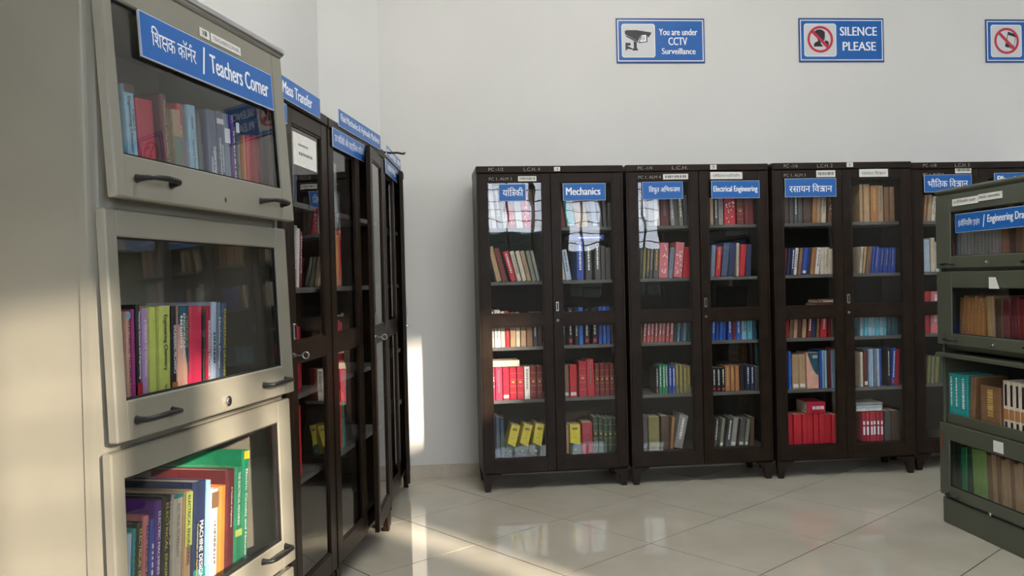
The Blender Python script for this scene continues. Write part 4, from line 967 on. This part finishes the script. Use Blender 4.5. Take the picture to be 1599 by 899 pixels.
sign_on(rd[3], x0, x0 + .60, g2(zb, 3), g2(za, 3), [(TXT['draw'], .04, .31, .28, .72), ('/', .345, .37, .18, .82), ('Engineering Drawing', .40, .92, .28, .78)], y=-.0265, pad=0)
sign_on(rd[3], .14, .335, g2(1.606, 3), g2(1.640, 3), [(TXT['draw'], .06, .92, .28, .8)], y=-.0235, mt='paper', ink='greyink', name='paper_label', edge=False, bold=0)
sign_on(rd[3], .337, .50, g2(1.612, 3), g2(1.644, 3), [('ENGG. DRAWING', .06, .94, .35, .7)], y=-.0235, mt='paper', ink='ink', name='paper_label', edge=False, bold=.02)
x, zz = RF.loc(1542, 431, -.024); q = MB(); q.prism([(x, zz - .052), (x + .07, zz - .052), (x + .045, zz), (x, zz + .001)], -.0240, -.0225, M['paper'], axis='y', X=Matrix.Translation((0, 0, -(P2 + 2 * U2 + .021)))); q.obj('torn_paper', rd[2])
x, zz = RF.loc(1549, 685, -.024); q = MB(); q.box(x, x + .068, -.0240, -.0225, zz - .052 - (P2 + .021), zz - (P2 + .021), M['paper']); q.obj('paper_label', rd[0])
q = MB(); q.box(.012, .028, -.0228, -.0222, .235, .330, M['rust'], X=Matrix.Translation((0, 0, 0))); q.obj('rust_patch', rd[0])

CU = lambda k: P2 + k * U2 + .0185
def rrow(unit, y, xs, hs, cols, name, inset=.06, lean=0, deco='', dep=.17):
    """xs = photo columns of the book edges at photo row y"""
    prev = -1
    for k in range(len(xs) - 1):
        a, _ = RF.loc(xs[k], y, inset); b, _ = RF.loc(xs[k + 1], y, inset)
        cc = cols[k % len(cols)]; ln = lean[k] if isinstance(lean, list) else lean
        w = max(.01, (b - a) * math.cos(R(ln)) - .001); h = hs[k % len(hs)]
        if k and pln > ln: a = max(a, prev + .0006 + h * (math.tan(R(pln)) - math.tan(R(ln))))
        a = max(a, prev + .0005, .017 + (h * math.sin(R(-ln)) if ln < 0 and k == 0 else 0)); pln = ln
        if a + w + max(0, h * math.sin(R(ln))) > .775: break
        place_book(RF, a, CU(unit) + .0008, w, h, dep, cc, deco[k] if isinstance(deco, list) else deco, ln, inset, f'{"slanting " if abs(ln) > 3 else ""}{cc} book, {ORD[k]} from left, {name} unit of green-grey cabinet', f'books in the {name} unit of the green-grey cabinet')
        prev = a + w / math.cos(R(ln))
rrow(3, 396, [1492.5, 1497.5, 1503, 1508.5, 1514, 1519.5, 1525, 1530.5, 1536, 1541.5, 1547, 1552.5, 1558, 1563, 1575, 1587, 1599, 1612], [.235, .24, .235], ['grey'] * 13 + ['brown', 'dark brown', 'brown', 'dark brown'], 'top', deco=['ktext'] * 13 + [''] * 4)
rrow(2, 525, [1497, 1503, 1509, 1515, 1520, 1525, 1531, 1537, 1548, 1560, 1572, 1585, 1598], [.235, .24, .235], ['orange brown'] * 7 + ['tan', 'dark brown', 'maroon', 'maroon', 'dark red'], 'second', lean=[4, 4, 4, 4, 3, 3, 3, -3, 0, 0, 0, 0], deco=['gtext'] * 8 + [''] * 4)
rrow(1, 655, [1481, 1489, 1497, 1510], [.232, .225, .225], ['teal', 'teal', 'teal'], 'third', deco='text', inset=.026)
place_book(RF, RF.loc(1511.5, 655, .026)[0] + .010, CU(1) + .0008, .035, .225, .17, 'brown', '', 4, .026, 'brown book slanting between the teal set and the brown cover, open third unit', 'books in the third unit of the green-grey cabinet')
xq = RF.loc(1530, 660, .02)[0]
o = place_book(RF, xq, CU(1) + .0008, .140, .205, .03, 'brown', 'gtext', 0, .026, 'brown book turned cover out in the open third unit of the green-grey cabinet', 'books in the third unit of the green-grey cabinet')
rrow(1, 662, [1567, 1576, 1585, 1594, 1603, 1612], [.238], ['cream'], 'open third', deco='panel', inset=.026)
rrow(0, 755, [1492, 1500, 1508, 1516, 1538, 1546, 1553, 1560, 1567, 1574, 1581, 1588, 1595, 1602], [.25, .245, .25], ['dark green', 'green', 'dark green', 'light green', 'brown', 'tan', 'brown', 'tan', 'tan', 'brown', 'tan', 'tan', 'brown'], 'bottom', inset=.06, lean=[0, 0, 0, -2, -3, -3, -3, -2, -2, -2, -2, -2, -2])
# the 300 books that show largest stay single; the small, dim ones at the back are joined
nbig = sum(1 for o in bpy.data.objects if o.get('category') == 'book') - len(BOOKS)
BOOKS.sort(key=lambda t: -t[0])
rest = [o for _, o in BOOKS[298 - nbig:]]
if rest:
    q = MB()
    for o in rest:
        me = o.data; mw = o.matrix_world
        vs = [mw @ v.co for v in me.vertices]
        for i, mt in enumerate(me.materials):
            fs = [list(p.vertices) for p in me.polygons if p.material_index == i]
            if fs: q.add(vs, fs, mt)
        bpy.data.objects.remove(o)
    tag(q.obj('small_books'), 'remaining small and half hidden books on the shelves of the dark bookcases', 'books', kind='stuff')
for o in list(bpy.data.objects):
    if o.type == 'MESH' and o.data.users == 1: o.data.name = o.name
print('objects', len(bpy.data.objects), 'tiles', ntile, 'books', sum(1 for o in bpy.data.objects if o.get('category') == 'book'))
